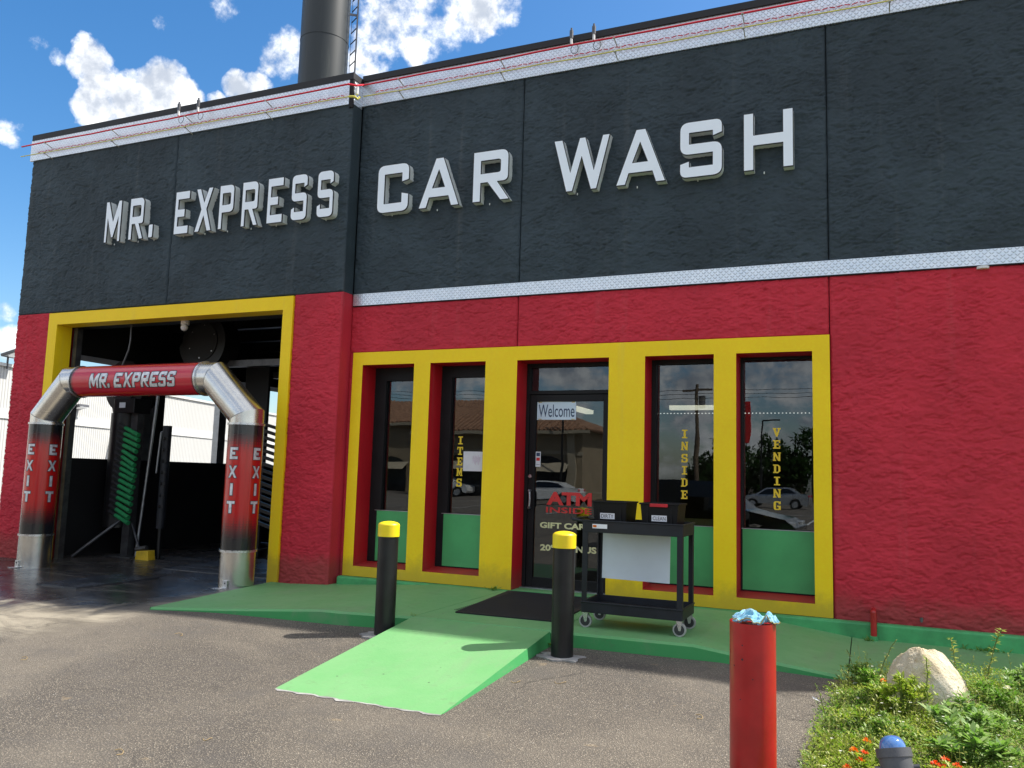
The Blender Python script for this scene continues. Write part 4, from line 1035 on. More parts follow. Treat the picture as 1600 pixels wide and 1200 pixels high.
# crumpled cloth
def cloth(cx, cy, cz):
    n = 46; vs = []; rng = random.Random(11)
    from mathutils import noise as mn
    ph = [rng.uniform(0, 6.28) for _ in range(6)]
    for j in range(n + 1):
        for i in range(n + 1):
            u = i / n * 2 - 1; v = j / n * 2 - 1
            sq = 1.0
            x = u * .105 * (1 - .20 * abs(v)) + .014 * math.sin(v * 4 + ph[0]) + .015
            y = v * .070 * (1 - .2 * abs(u)) + .012 * math.sin(u * 5 + ph[1]) - .01
            rid = 1 - abs(mn.noise(Vector((u * 2.6 + v * 1.2, v * 3.2 - u, 5.0)))) * 2.4
            rid2 = 1 - abs(mn.noise(Vector((u * 5 - v * 2, v * 5, 1.0)))) * 2
            ed = max(abs(u), abs(v))
            z = .012 + (.036 * math.exp(-((u + .30) ** 2 * 5 + v * v * 1.5)) + .024 * max(0, rid) + .004 * rid2) * (1 - .5 * ed ** 3) + .005 * math.sin(u * 7 + v * 4)
            if u > .55: z += .02 * math.sin((u - .55) * 7)
            z = max(z, .005 + .008 * math.sin(u * 7 + 1) * ed)
            vs.append((cx + x, cy + y, cz + z))
    m = MB(); m.add(vs, [(j * (n + 1) + i, j * (n + 1) + i + 1, (j + 1) * (n + 1) + i + 1, (j + 1) * (n + 1) + i) for j in range(n) for i in range(n)], True)
    o = m.build('microfibre_cloth', 'cloth')
    sm = o.modifiers.new('solid', 'SOLIDIFY'); sm.thickness = .007
    tag(o, 'crumpled light blue microfibre cloth lying on the red bollard', 'cloth')
    e = MB(); idx = list(range(n + 1)); e.tube([tuple(Vector(vs[i]) + Vector((0, 0, .002))) for i in range(0, n + 1, 2)], .0028, 6)
    e.tube([tuple(Vector(vs[i * (n + 1) + n])) for i in range(0, n + 1, 2)], .0028, 6).build('stitched_edge', 'cloth_edge', o)
cloth(2.99, -4.05, .527)

# ------------------------------------------------------------------ service cart
C0 = empty('service_cart', 'black two shelf service cart on casters in front of the door', 'cart', (1.76, -1.47, -.004))
cx0, cx1, cy0, cy1 = -.415, .415, -.25, .22
def tray(z0, z1, name):
    m = MB(); t = .012
    m.box(cx0, cx1, cy0, cy0 + t, z0, z1).box(cx0, cx1, cy1 - t, cy1, z0, z1).box(cx0, cx0 + t, cy0 + t, cy1 - t, z0, z1).box(cx1 - t, cx1, cy0 + t, cy1 - t, z0, z1)
    m.box(cx0 + t, cx1 - t, cy0 + t, cy1 - t, z0 + .02, z0 + .035)
    m.box(cx0 - .008, cx1 + .008, cy0 - .008, cy0, z1 - .012, z1).box(cx0 - .008, cx0, cy0, cy1, z1 - .012, z1).box(cx1, cx1 + .008, cy0, cy1, z1 - .012, z1)
    return m.build(name, 'black_plastic', C0, .004)
tray(.768, .868, 'top_shelf'); tray(.122, .212, 'bottom_shelf')
hm = MB(); hm.tube([(cx0 - .005, cy0 + .03, .855), (cx0 - .10, cy0 + .04, .868), (cx0 - .10, cy1 - .04, .868), (cx0 - .005, cy1 - .03, .855)], .013, 8); hm.build('handle', 'black_plastic', C0)
for sx_, x in ((1, cx0 + .002), (-1, cx1 - .002)):
    for sy_, y in ((1, cy0 + .002), (-1, cy1 - .002)):
        m = MB(); m.box(min(x, x + sx_ * .045), max(x, x + sx_ * .045), min(y, y + sy_ * .008), max(y, y + sy_ * .008), .205, .775)
        m.box(min(x, x + sx_ * .008), max(x, x + sx_ * .008), min(y + sy_ * .008, y + sy_ * .045), max(y + sy_ * .008, y + sy_ * .045), .205, .775); m.build('post', 'black_plastic', C0, .002)
for sx_, x in ((1, cx0 + .03), (-1, cx1 - .03)):
    for sy_, y in ((1, cy0 + .04), (-1, cy1 - .04)):
        c = MB(); c.box(x - .025, x + .025, y - .02, y + .02, .112, .121)
        for q in (-.019, .016): c.poly([[(x - .022, .112), (x + .022, .112), (x + .012, .045), (x - .006, .045)]], y + q, y + q + .003)
        cs = c.build('caster', 'chrome', C0, fix=True)
        w = MB(); w.cyl((x, y - .014, .052), (x, y + .014, .052), .052, n=28); w.build('tyre', 'rubber', cs, .004)
        w = MB(); w.cyl((x, y - .0155, .052), (x, y + .0155, .052), .040, n=24); w.build('wheel', 'dark_wheel', cs)
stk = box('maker_sticker', 'white_paper', C0, cx0 + .09, cx0 + .215, cy0 - .0115, cy0 - .0085, .803, .838)
m = MB(); m.box(cx0 + .095, cx0 + .125, cy0 - .0135, cy0 - .0118, .812, .83); m.build('sticker_print', 'petal_orange', stk)
wb = MB(); wb.poly([[(1.385, .80), (1.380, .350), (1.972, .343), (1.978, .80)]], -1.262, -1.256); tag(wb.build('white_board', 'white_board', fix=True), 'blank white board hanging from the back of the black cart', 'board')
def bin_(x0, x1, y0, y1, z0, z1, label, txt, red=False):
    cx, cy = (x0 + x1) / 2, (y0 + y1) / 2; hx_, hy_ = (x1 - x0) / 2, (y1 - y0) / 2; H_ = z1 - z0
    o = empty('storage_bin', label, 'storage bin', (cx, cy, z0), group='black storage bins on the cart')
    m = MB(); s_b = .84; t = .006
    def ring(k, z, e=0): return [(-hx_ * k + e, -hy_ * k + e, z), (hx_ * k - e, -hy_ * k + e, z), (hx_ * k - e, hy_ * k - e, z), (-hx_ * k + e, hy_ * k - e, z)]
    vs = ring(s_b, 0) + ring(.95, H_ - .012) + ring(.95, H_ - .012, t) + ring(s_b, .008, t)
    fs = [(3, 2, 1, 0)]
    for k in range(3):
        for i in range(4): a = k * 4 + i; b = k * 4 + (i + 1) % 4; fs.append((a, b, b + 4, a + 4))
    fs.append((12, 13, 14, 15)); m.add(vs, fs); m.build('body', 'bin_plastic', o, .004)
    r = MB(); w = .014
    r.box(-hx_, hx_, -hy_, -hy_ + w, H_ - .014, H_).box(-hx_, hx_, hy_ - w, hy_, H_ - .014, H_).box(-hx_, -hx_ + w, -hy_ + w, hy_ - w, H_ - .014, H_).box(hx_ - w, hx_, -hy_ + w, hy_ - w, H_ - .014, H_)
    r.build('rim', 'bin_plastic', o, .003)
    for q in (-.6, .6): box('rib', 'bin_plastic', o, q * hx_ - .006, q * hx_ + .006, -hy_ * .945, -hy_ * .80, .02, H_ - .02)
    if red: box('latch', 'red_plastic', o, -hx_ * .45, hx_ * .45, -hy_ - .008, -hy_ + .001, H_ - .030, H_ - .004, .002)
    # hand lettered label taped on the sloping front
    lw, lh = .125, .048; lc = .0 if red else -.02
    k = (s_b + .11 * (.05) / H_)
    y_at = lambda z: -hy_ * (s_b + (.95 - s_b) * z / (H_ - .012)) - .0015
    zc0, zc1 = .074, .074 + lh
    ll = MB(); ll.add([(lc - lw / 2, y_at(zc0), zc0), (lc + lw / 2, y_at(zc0), zc0), (lc + lw / 2, y_at(zc1), zc1), (lc - lw / 2, y_at(zc1), zc1)], [(0, 1, 2, 3)])
    lb = ll.build('paper_label', 'white_paper', o)
    vs, fs = fit_text(txt, lc - lw * .42, lc + lw * .42, zc0 + .009, zc1 - .009, 0)
    t_ = MB(); t_.add([(v[0], y_at(v[2]) - .001, v[2]) for v in vs], fs); t_.build('handwriting', 'black_ink', lb)
    return o
bin_(1.395, 1.700, -1.64, -1.27, .80, 1.02, 'black open bin labelled DIRTY on the left of the cart', 'DIRTY')
bin_(1.800, 2.125, -1.64, -1.30, .80, 1.02, 'black bin labelled CLEAN with a red latch on the cart', 'CLEAN', True)

# ------------------------------------------------------------------ doormat, joints, small things
mt_ = empty('doormat', 'black rubber doormat lying in front of the glass door', 'doormat', (0, 0, 0))
m = MB(); m.poly([[(.02, -.14), (1.03, -.14), (1.12, -1.62), (.17, -1.66)]], -.003, .009, plane='xy'); m.build('mat', 'mat_rubber', mt_, fix=True)
m = MB()
for i in range(34): m.box(.12, 1.02, -.20 - i * .042, -.19 - i * .042, .009, .0115)
m.build('rib', 'mat_rubber', mt_)['kind'] = 'stuff'
# glass writing -- fixed to the outer side of the panes
def deco(name, mat, label, cat, vs, fs, group=None, parent=None):
    m = MB(); m.add(vs, fs); o = m.build(name, mat, parent)
    if label: tag(o, label, cat, group)
    return o
YD = yG - .0005
wsg = empty('welcome_sign', 'pale blue paper sign reading Welcome taped at the top of the door glass', 'sign', (0, 0, 0))
box('sheet', 'pale_blue', wsg, .124, .583, yG - .001, yG + .0035, 1.842, 2.041)
vs, fs = fit_text('Welcome', .142, .566, 1.872, 2.012, yG - .0022, .004); deco('lettering', 'navy_ink', None, None, vs, fs, parent=wsg)
for x, z in ((.14, 2.033), (.53, 2.033), (.14, 1.845), (.53, 1.845)): box('tape', 'yellow_paint', wsg, x, x + .04, yG - .0018, yG - .0012, z, z + .007)
vs, fs = fit_text('ATM', .262, .782, .905, 1.048, YD, .045); o1 = deco('atm_lettering', 'red_vinyl', 'big red letters ATM stuck on the door glass', 'lettering', vs, fs)
vs, fs = fit_text('INSIDE', .258, .782, .820, .882, YD, .018); deco('inside_lettering', 'red_vinyl', 'small red letters INSIDE under ATM on the door glass', 'lettering', vs, fs)
vs, fs = fit_text('GIFT CARDS', .19, .86, .650, .715, YD, .04); deco('gift_cards_lettering', 'cream_vinyl', 'cream letters GIFT CARDS across the door glass', 'lettering', vs, fs)
vs, fs = fit_text('WE', .41, .545, .535, .59, YD, .045)
vs, fs = fit_text('E', .50, .545, .535, .59, YD, .045); deco('letter_e_lettering', 'cream_vinyl', 'cream letter E half hidden behind the right black bollard', 'lettering', vs, fs)
vs, fs = fit_text('20% BONUS', .20, .845, .405, .475, YD, .04); deco('bonus_lettering', 'cream_vinyl', 'cream letters 20% BONUS low on the door glass', 'lettering', vs, fs)
ps = empty('payment_sticker', 'small white sticker with blue and red marks on the door glass', 'sticker', (0, 0, 0))
box('sheet', 'white_paper', ps, .120, .178, yG, yG + .0035, 1.318, 1.485)
box('blue_mark', 'navy_ink', ps, .128, .170, yG - .0012, yG - .0002, 1.435, 1.475); box('red_mark', 'red_vinyl', ps, .128, .170, yG - .0012, yG - .0002, 1.385, 1.42)
box('grey_mark', 'galv', ps, .128, .170, yG - .0012, yG - .0002, 1.34, 1.347)
# stacked slab-serif words
YW = yG + .0075
def slab(ch, x, z, w, h, y):
    t = w * .30; s_ = h * .13; L = []
    def q(a, b, c, d): L.append((a, b, c, d))
    P = []
    if ch == 'I': q(.35, .65, 0, 1); q(.1, .9, 0, .14); q(.1, .9, .86, 1)
    elif ch == 'T': q(.35, .65, 0, 1); q(.15, .85, 0, .14); q(0, 1, .84, 1); q(0, .15, .66, .84); q(.85, 1, .66, .84)
    elif ch == 'E': q(.15, .45, 0, 1); q(0, .95, 0, .15); q(0, .95, .85, 1); q(.45, .7, .43, .58); q(.80, .95, .15, .33); q(.80, .95, .67, .85); q(.62, .72, .36, .66)
    elif ch == 'D': q(.12, .40, 0, 1); q(0, .62, 0, .15); q(0, .62, .85, 1); P += [[(.62, 0), (.95, .22), (.95, .78), (.62, 1), (.62, .85), (.68, .74), (.68, .26), (.62, .15)]]
    elif ch == 'N': q(.05, .28, 0, 1); q(.72, .95, .0, 1); q(-.03, .4, 0, .13); q(.60, 1.03, .87, 1); P += [[(0, 1), (.30, 1), (.95, 0), (.66, 0)]]
    elif ch == 'M': q(.06, .27, 0, 1); q(.73, .94, 0, 1); q(-.04, .37, 0, .12); q(.63, 1.04, 0, .12); q(-.04, .2, .88, 1); q(.8, 1.04, .88, 1); P += [[(.1, 1), (.32, 1), (.5, .5), (.68, 1), (.9, 1), (.56, .1), (.44, .1)]]
    elif ch == 'V': P += [[(.05, .9), (.36, .9), (.54, .36), (.70, .9), (.95, .9), (.62, 0), (.40, 0)]]; q(-.03, .46, .87, 1); q(.58, 1.03, .87, 1)
    elif ch == 'S': P += [[(.08, 0), (.82, 0), (.98, .16), (.98, .42), (.82, .56), (.34, .62), (.34, .84), (.70, .84), (.72, .66), (.94, .66), (.94, 1), (.2, 1), (.04, .86), (.04, .60), (.2, .46), (.68, .40), (.68, .15), (.30, .15), (.28, .34), (.04, .34), (.04, 0)]]
    elif ch == 'G': P += [[(.2, 0), (.80, 0), (.80, .06), (.97, .0), (.97, .50), (.50, .50), (.50, .37), (.68, .37), (.68, .14), (.34, .14), (.34, .86), (.68, .86), (.70, .68), (.96, .68), (.96, 1), (.80, .94), (.74, 1), (.2, 1), (.03, .84), (.03, .16)]]
    m = MB(); k = 0
    for a, b, c, d in L: P.append([(a, c), (b, c), (b, d), (a, d)])
    for pl_ in P:
        k += 1; pts = [(x - w / 2 + p[0] * w, z - h / 2 + p[1] * h) for p in pl_]
        tr = tessellate_polygon([[Vector((p[0], p[1], 0)) for p in pts]])
        m.add([(p[0], y - .0003 * k, p[1]) for p in pts], [tuple(t) for t in tr])
    return m
def word(txt, x, za, zb, w, h, label):
    o = empty('window_lettering', label, 'lettering', (0, 0, 0), group='yellow stacked words on the windows')
    for i, ch in enumerate(txt): slab(ch, x, za + (zb - za) * i / (len(txt) - 1), w, h, YW).build('letter', 'yellow_vinyl', o)
word('VENDING', 2.693, 1.716, .992, .072, .085, 'yellow word VENDING stacked down the rightmost window')
word('INSIDE', 1.777, 1.694, 1.067, .070, .088, 'yellow word INSIDE stacked down the window behind the cart')
word('ITEMS', -.829, 1.603, 1.115, .075, .092, 'yellow word ITEMS stacked down the second window from the left')
pn = empty('paper_notice', 'white paper notice with faint pink print in the window lettered ITEMS', 'notice', (0, 0, 0))
box('sheet', 'white_paper', pn, -.782, -.54, yG + .0035, yG + .0065, 1.25, 1.475)
pk = plain('faded_pink_print', (.68, .55, .66), .8)
m = MB()
for i in range(9): m.box(-.66 + .011 * i, -.655 + .011 * i, yG + .0015, yG + .0028, 1.34 + .02 * math.sin(i * 1.7), 1.42 + .015 * math.sin(i * 2.3))
m.build('faded_print', pk, pn)
op = empty('neon_open_sign', 'unlit oval neon OPEN sign hanging inside the window lettered ITEMS', 'sign', (-.78, .42, 2.05))
m = MB(); m.tube([(.27 * math.cos(t), 0, .14 * math.sin(t)) for t in [i * math.pi / 24 for i in range(4, 40)]], .005, 6); m.build('oval_tube', 'white_plastic', op)
vs, fs = fit_text('OPEN', -.17, .17, -.05, .05, 0.0); m = MB(); m.add(vs, fs); m.build('open_lettering', 'rubber', op)
# pipe and spigot
pp_ = empty('standpipe', 'short red painted pipe standing against the foot of the wall', 'pipe', (3.545, -.175, 0))
MB().cyl((0, 0, -.16), (0, 0, .10), .026, n=18).build('pipe', 'red_gloss', pp_)
m = MB(); m.sphere((0, 0, .10), .027, 14, 8).cyl((0, 0, .10), (0, .18, .10), .025, n=16); m.build('elbow', 'red_gloss', pp_)
MB().cyl((0, 0, -.17), (0, 0, -.10), .034, n=16).build('collar', 'plinth', pp_)
sp = empty('wall_tap', 'tiny dark tap on the red wall above the boulder', 'tap', (3.93, -.02, .045))
MB().cyl((0, .02, 0), (0, -.05, 0), .010, n=8).build('spout', 'dull_steel', sp); MB().cyl((0, -.03, 0), (0, -.03, .03), .014, n=8).build('knob', 'dull_steel', sp)
wl = MB(); wl.cyl((4.50, -.02, 3.17), (4.50, -.02, 3.192), .05, n=14); tag(wl.build('wall_fixture', 'white_plastic'), 'small pale round fixture tucked under the lower metal band', 'fixture')
# litter, twigs, stains
TW = ['left of the foot of the ramp, nearest the viewer', 'right of the ramp near its upper edge', 'left of the left black bollard', 'just right of the right black bollard', 'below the foot of the ramp', 'left of the red bollard', 'far left near the wash bay']
for i, (x, y) in enumerate(((-.02, -5.0), (1.62, -2.95), (-1.65, -2.98), (1.35, -3.05), (.25, -4.7), (2.6, -3.2), (-2.1, -4.0))):
    z = zg(x, y) + .006; rg = random.Random(i); m = MB(); a = rg.uniform(0, 3); L_ = .03 + rg.random() * .03
    P = [(x + L_ * t * math.cos(a + t * .8), y + L_ * t * math.sin(a + t * .8), z + .006 * math.sin(t * 3)) for t in (-1, -.5, 0, .5, 1)]
    m.tube(P, .0025, 5)
    tag(m.build('twig', 'dead_leaf'), 'small dry tan twig ' + TW[i], 'twig', 'dry twigs on the asphalt')
for i, (x, y, s_b) in enumerate(((3.50, -2.15, .05), (3.43, -2.35, .035), (3.20, -2.55, .035), (3.42, -2.02, .03))):
    z = zg(x, y) + .02; rg = random.Random(i + 9); m = MB(); P = [(x + rg.uniform(-1, 1) * s_b, y + rg.uniform(-1, 1) * s_b * .6, z + rg.uniform(0, .03)) for _ in range(6)]
    m.add(P, [(0, 1, 2), (1, 2, 3), (2, 3, 4), (3, 4, 5)]); tag(m.build('paper_scrap', 'litter'), 'torn white paper scrap in the plant bed edge, ' + ('largest and nearest the boulder', 'second from the pavement', 'lowest, out on the asphalt', 'smallest, touching the pavement')[i], 'litter', 'paper scraps by the plant bed')

# ------------------------------------------------------------------ sign pole behind the roof
pc = empty('sign_pole', 'thick dark round sign pole rising behind the roof', 'pole', (-7.67, 6.25, 0))
MB().cyl((0, 0, 5.4), (0, 0, 9.62), .542, n=56, caps=False).build('lower_shaft', 'pole', pc)
MB().cyl((0, 0, 9.62), (0, 0, 20), .538, n=56).build('upper_shaft', 'pole', pc)
MB().cyl((0, 0, 5.0), (0, 0, 5.5), .7, n=40).build('flange', 'pole', pc)
MB().cyl((0, 0, 10.86), (0, 0, 10.873), .545, n=56).build('weld_seam', 'pole', pc)
ld = empty('ladder', 'thin grey steel ladder fixed up the right side of the sign pole', 'ladder', (-7.67 + .80 * .575, 6.25 + .60 * .575, 0), R(37))
m = MB(); m.box(.105, .14, -.30, -.25, 5.5, 20); m.build('rail', 'dull_steel', ld)
m = MB(); m.box(.0, .010, .0, .03, 5.5, 20); m.build('rail', 'dull_steel', ld)
me_r = None
for i in range(38):
    if me_r is None: a = MB(); a.cyl((.12, -.28, 0), (.005, .015, 0), .013, n=6); o_ = a.build('rung', 'black_gloss', ld); me_r = o_.data
    else: o_ = bpy.data.objects.new('rung', me_r); link(o_, ld)
    o_.location = (0, 0, 8.6 + i * .262)
for z in (9.2, 11.5, 13.8):
    m = MB(); m.box(-.06, .11, -.27, -.25, z, z + .05); m.build('bracket', 'dull_steel', ld)

# ------------------------------------------------------------------ white warehouse to the left
wa = R(105)
wh = empty('white_warehouse', 'long white corrugated warehouse seen beside and through the wash bay', 'building', (-29.3, 14.4, 0), wa - R(90))
box('lower_wall', 'corrugated', wh, -12, 0, -30, 60, -.6, 3.0); box('band', 'white_wall', wh, -12, .06, -30, 60, 3.0, 3.38); box('upper_wall', 'corrugated', wh, -12, 0, -30, 60, 3.38, 5.15)
box('parapet_cap', 'white_wall', wh, -12.1, .1, -30, 60, 5.15, 5.28)
aw = MB(); aw.add([(0.0, 7.5, 2.55), (0.0, 9.6, 2.55), (.7, 9.7, 2.25), (.7, 7.4, 2.25), (.7, 9.7, 2.12), (.7, 7.4, 2.12), (0, 7.5, 2.12), (0, 9.6, 2.12)], [(0, 1, 2, 3), (3, 2, 4, 5), (0, 3, 5, 6), (1, 7, 4, 2), (5, 4, 7, 6)])
aw.build('awning', 'white_wall', wh, fix=True)
sh_ = MB()
for i in range(16): sh_.box(.02, .05, 7.7, 9.4, 1.2 + i * .058, 1.2 + i * .058 + .045)
so_ = sh_.build('roller_shutter', 'white_wall', wh); so_['kind'] = 'stuff'
MB().cyl((.08, 8.2, 2.6), (.08, 8.2, 5.1), .03, n=8).build('conduit', 'white_plastic', wh); MB().cyl((.08, 9.8, 2.9), (.08, 9.8, 5.1), .03, n=8).build('conduit', 'white_plastic', wh)
def flood(x, y, z, label, s_b=1.0):
    o = empty('flood_light', label, 'flood light', (x, y, z), wa - R(90), 'flood lights on the white warehouse')
    a = MB(); a.box(-.1, .9 * s_b, -.35, .35, 0, .12); b = a.build('lamp_head', 'grey_cast', o, .02); b.rotation_euler = (0, R(-18), 0)
    MB().cyl((-.05, 0, -.5), (-.05, 0, .02), .04, n=8).build('arm', 'grey_cast', o); b2 = MB(); b2.box(.05, .85 * s_b, -.28, .28, -.015, -.002); c = b2.build('lens', 'lamp_glass', o); c.rotation_euler = (0, R(-18), 0)
d_ = Vector((math.cos(wa), math.sin(wa), 0))
def on_wall(t, z): p = Vector((-29.3, 14.4, 0)) + d_ * t; return (p.x + .15, p.y, z)
flood(*on_wall(.2, 5.55), 'grey flood light on top of the white warehouse at the left edge', .9); flood(*on_wall(4.7, 3.75), 'small grey flood light low on the white warehouse wall', .45)
lp = empty('utility_pole', 'thin grey utility pole with insulators seen through the wash bay opening', 'utility pole', (-34, 25.0, 0))
MB().cyl((0, 0, 0), (0, 0, 13), .17, .12, n=12).build('post', 'galv', lp); MB().box(-1.3, 1.3, -.05, .05, 8.2, 8.32).build('crossarm', 'galv', lp)
for x in (-1.2, -.7, .7, 1.2): MB().cyl((x, 0, 8.3), (x, 0, 8.55), .06, n=8).build('insulator', 'dull_steel', lp)
wr = MB(); wr.sphere((0, 0, 0), 1, 14, 9, (.11, .08, .10)); o = wr.build('white_stone', 'litter'); o.location = (-7.75, -.12, -.05); tag(o, 'white painted stone by the foot of the wall at the left edge', 'stone')

# ------------------------------------------------------------------ plant bed
BX = [(3.16, -4.6), (3.22, -3.6), (3.25, -3.05), (3.31, -2.3), (3.38, -1.86), (3.6, -1.72), (4.4, -1.60), (9.6, -1.6), (9.6, -4.6)]
def zb_(x, y): return zg(x, y) + .035 * min(1, max(0, (x - 3.3) * 3)) 
bd = MB(); bd.poly([[(x, y) for x, y in BX]], -.8, -.8001, plane='xy')
gx = [3.14 + .16 * i for i in range(42)]; gy = [-4.7 + .16 * i for i in range(20)]
bd = MB(); bd.add([(x, y, zb_(x, y) + (.005 if x > 3.2 else -.02)) for y in gy for x in gx], [(j * 42 + i, j * 42 + i + 1, (j + 1) * 42 + i + 1, (j + 1) * 42 + i) for j in range(19) for i in range(41)], True)
tag(bd.build('plant_bed_soil', 'soil'), 'brown soil of the planting bed', None, kind='structure')
def inbed(x, y):
    # left border
    pts = BX[:6]; lim = 3.16
    for (a, ya), (b, yb_) in zip(pts[:-1], pts[1:]):
        if ya <= y <= yb_: lim = a + (b - a) * (y - ya) / (yb_ - ya)
    top = -1.72 + (.12 if x > 4.2 else 0)
    return x > lim and y < top
def leaf(m, p, d, L, w, up_=(0, 0, 1), bend=.25):
    """two-quad leaf from p along d"""
    d = Vector(d).normalized(); s_ = d.cross(Vector(up_))
    if s_.length < 1e-3: s_ = Vector((1, 0, 0))
    s_.normalize(); n_ = s_.cross(d); p = Vector(p)
    a = p + d * L * .5 + n_ * L * bend * .35; b = p + d * L
    m.add([p, a + s_ * w * .5, b, a - s_ * w * .5], [(0, 1, 2, 3)], True)
def rdir(rg, zmin=0, zmax=1):
    t = rg.uniform(0, 6.283); z = rg.uniform(zmin, zmax); q = math.sqrt(max(0, 1 - z * z)); return Vector((q * math.cos(t), q * math.sin(t), z))
rg = random.Random(5)
cov = MB(); cov2 = MB(); gy_ = MB()
from mathutils import noise as mn
cnt = 0
cov3 = MB()
for i in range(150000):
    x = 3.18 + (rg.random() ** 1.3) * 4.6; y = rg.uniform(-4.6, -1.55)
    if not inbed(x + rg.gauss(0, .05), y + rg.gauss(0, .02)): continue
    hgt = .03 + .20 * max(0, mn.noise(Vector((x * 3.1, y * 3.1, 2)))) + .10 * min(1, max(0, x - 3.3) * 1.2)
    if (x - 3.85) ** 2 / .055 + (y + 2.42) ** 2 / .04 < 1: continue
    z = zb_(x, y) + rg.random() * hgt
    m_ = cov if mn.noise(Vector((x * 2.5, y * 2.5, 9))) > -.05 else cov2
    if rg.random() < .10: m_ = cov3
    leaf(m_, (x, y, z), rdir(rg, -.1, .9), rg.uniform(.009, .028), rg.uniform(.004, .011)); cnt += 1
o = cov.build('ground_cover', 'leaf_cover'); tag(o, 'dense light green ground cover filling the plant bed', 'ground cover', kind='stuff')
o = cov2.build('ground_cover', 'leaf_yellow'); tag(o, 'yellowish patches of low ground cover in the plant bed', 'ground cover', kind='stuff')
o = cov3.build('ground_cover', 'weed_leaf'); tag(o, 'dry tan leaves mixed through the ground cover', 'ground cover', kind='stuff')
for i in range(8000):
    x = 3.16 + (rg.random() ** 1.5) * 3.6; y = rg.uniform(-4.5, -1.6)
    if not inbed(x + .03, y): continue
    d = rdir(rg, .45, 1.0); L = rg.uniform(.03, .10); p = Vector((x, y, zb_(x, y)))
    s_ = d.cross(Vector((0, 0, 1))); s_.normalize(); q = p + d * L * .6; e = p + d * L + Vector((d.x, d.y, -.2)) * L * .35
    gy_.add([p - s_ * .0012, p + s_ * .0012, q + s_ * .001, e, q - s_ * .001], [(0, 1, 2, 3, 4)], True)
o = gy_.build('grass', 'grass'); tag(o, 'thin yellow green grass blades in the plant bed', 'grass', kind='stuff')
fl = MB()
for i in range(200):
    x = 3.25 + rg.random() * 2.6; y = rg.uniform(-4.2, -1.75)
    if not inbed(x, y): continue
    z = zb_(x, y) + rg.uniform(.07, .19)
    for k in range(5): leaf(fl, (x, y, z), Vector((math.cos(k * 1.257), math.sin(k * 1.257), .25)), .011, .008)
o = fl.build('small_flowers', 'petal_white'); tag(o, 'tiny white flowers scattered over the plant bed', 'flowers', kind='stuff')
def shrub(x, y, rad, h, nl, mat, label, L=(.03, .06), W=(.012, .024), seed=0, flowers=None, stems=10, group=None, zlo=.15):
    rgs = random.Random(seed); z0_ = zb_(x, y)
    o = empty('shrub', label, 'shrub', (x, y, z0_), group=group)
    sm = MB(); lf = MB(); fm = MB(); tips = []
    for s_i in range(stems):
        a = rgs.uniform(0, 6.283); rr = rad * math.sqrt(rgs.random()); top = Vector((rr * math.cos(a), rr * math.sin(a), h * (1 - .45 * (rr / rad) ** 2) * rgs.uniform(.7, 1)))
        mid = top * .5 + Vector((0, 0, h * .08)); sm.tube([(0, 0, 0), tuple(mid), tuple(top)], .0035, 5); tips.append((mid, top))
    for i in range(nl):
        mid, top = tips[i % len(tips)]; t = rgs.random() ** .7
        p = mid.lerp(top, t) if t > .2 else mid * rgs.uniform(.4, 1)
        p = p + Vector((rgs.gauss(0, .012), rgs.gauss(0, .012), 0)); d = rdir(rgs, -.1, .85)
        leaf(lf, p, d, rgs.uniform(*L), rgs.uniform(*W))
    sm.build('stem', 'stem', o); lf.build('foliage', mat, o)
    if flowers:
        nf, fmname = flowers
        for i in range(nf):
            fm = MB(); mid, top = tips[rgs.randrange(len(tips))]; c = top + Vector((0, 0, .012))
            for k in range(24):
                dd = rdir(rgs, .0, 1); leaf(fm, c + dd * .011, (dd + Vector((0, 0, .1))), .014, .009)
            fm.build('flower_cluster', fmname, o)
    return o
shrub(3.68, -2.70, .18, .31, 1100, 'leaf_yellow', 'bushy yellow green shrub against the left side of the boulder', (.025, .05), (.010, .018), 1, (1, 'petal_orange'), 26)
shrub(4.30, -2.55, .26, .29, 1500, 'leaf_dark', 'dark green shrub right of the boulder', (.028, .055), (.011, .02), 2, (3, 'petal_white'), 30)
shrub(4.0, -3.0, .22, .25, 520, 'leaf_grey', 'broad leaved green plant in the middle of the bed in front of the boulder', (.045, .085), (.018, .030), 3, None, 16)
shrub(3.95, -3.45, .24, .26, 560, 'leaf_grey', 'broad leaved grey green plant right of the garden spotlight', (.05, .09), (.020, .032), 4, None, 16)
shrub(3.50, -3.78, .11, .26, 240, 'leaf_yellow', 'orange flowered shrub left of the garden spotlight', (.03, .05), (.012, .02), 5, (7, 'petal_orange'), 9)
shrub(3.48, -3.95, .09, .22, 180, 'leaf_yellow', 'red flowered shrub low at the left of the garden spotlight', (.03, .05), (.012, .02), 6, (6, 'petal_red'), 8)
shrub(3.84, -3.92, .12, .22, 260, 'leaf_yellow', 'red flowered shrub right of the garden spotlight', (.03, .05), (.012, .02), 7, (7, 'petal_red'), 9)
shrub(5.15, -2.5, .4, .30, 1300, 'leaf_dark', 'dark shrub at the right edge of the bed behind the white flowers', (.03, .06), (.012, .02), 8, (4, 'petal_white'), 30)
shrub(4.75, -3.1, .35, .24, 900, 'leaf_cover', 'light green leafy plant low at the right edge of the bed', (.03, .06), (.012, .02), 9, (2, 'petal_white'), 24)
shrub(3.46, -2.02, .12, .17, 360, 'leaf_cover', 'low pale green plant at the corner between boulder and pavement', (.02, .04), (.008, .014), 10, None, 14)
shrub(3.47, -2.95, .2, .14, 500, 'leaf_yellow', 'low yellowish plant at the left edge of the bed', (.02, .04), (.007, .013), 12, None, 20)
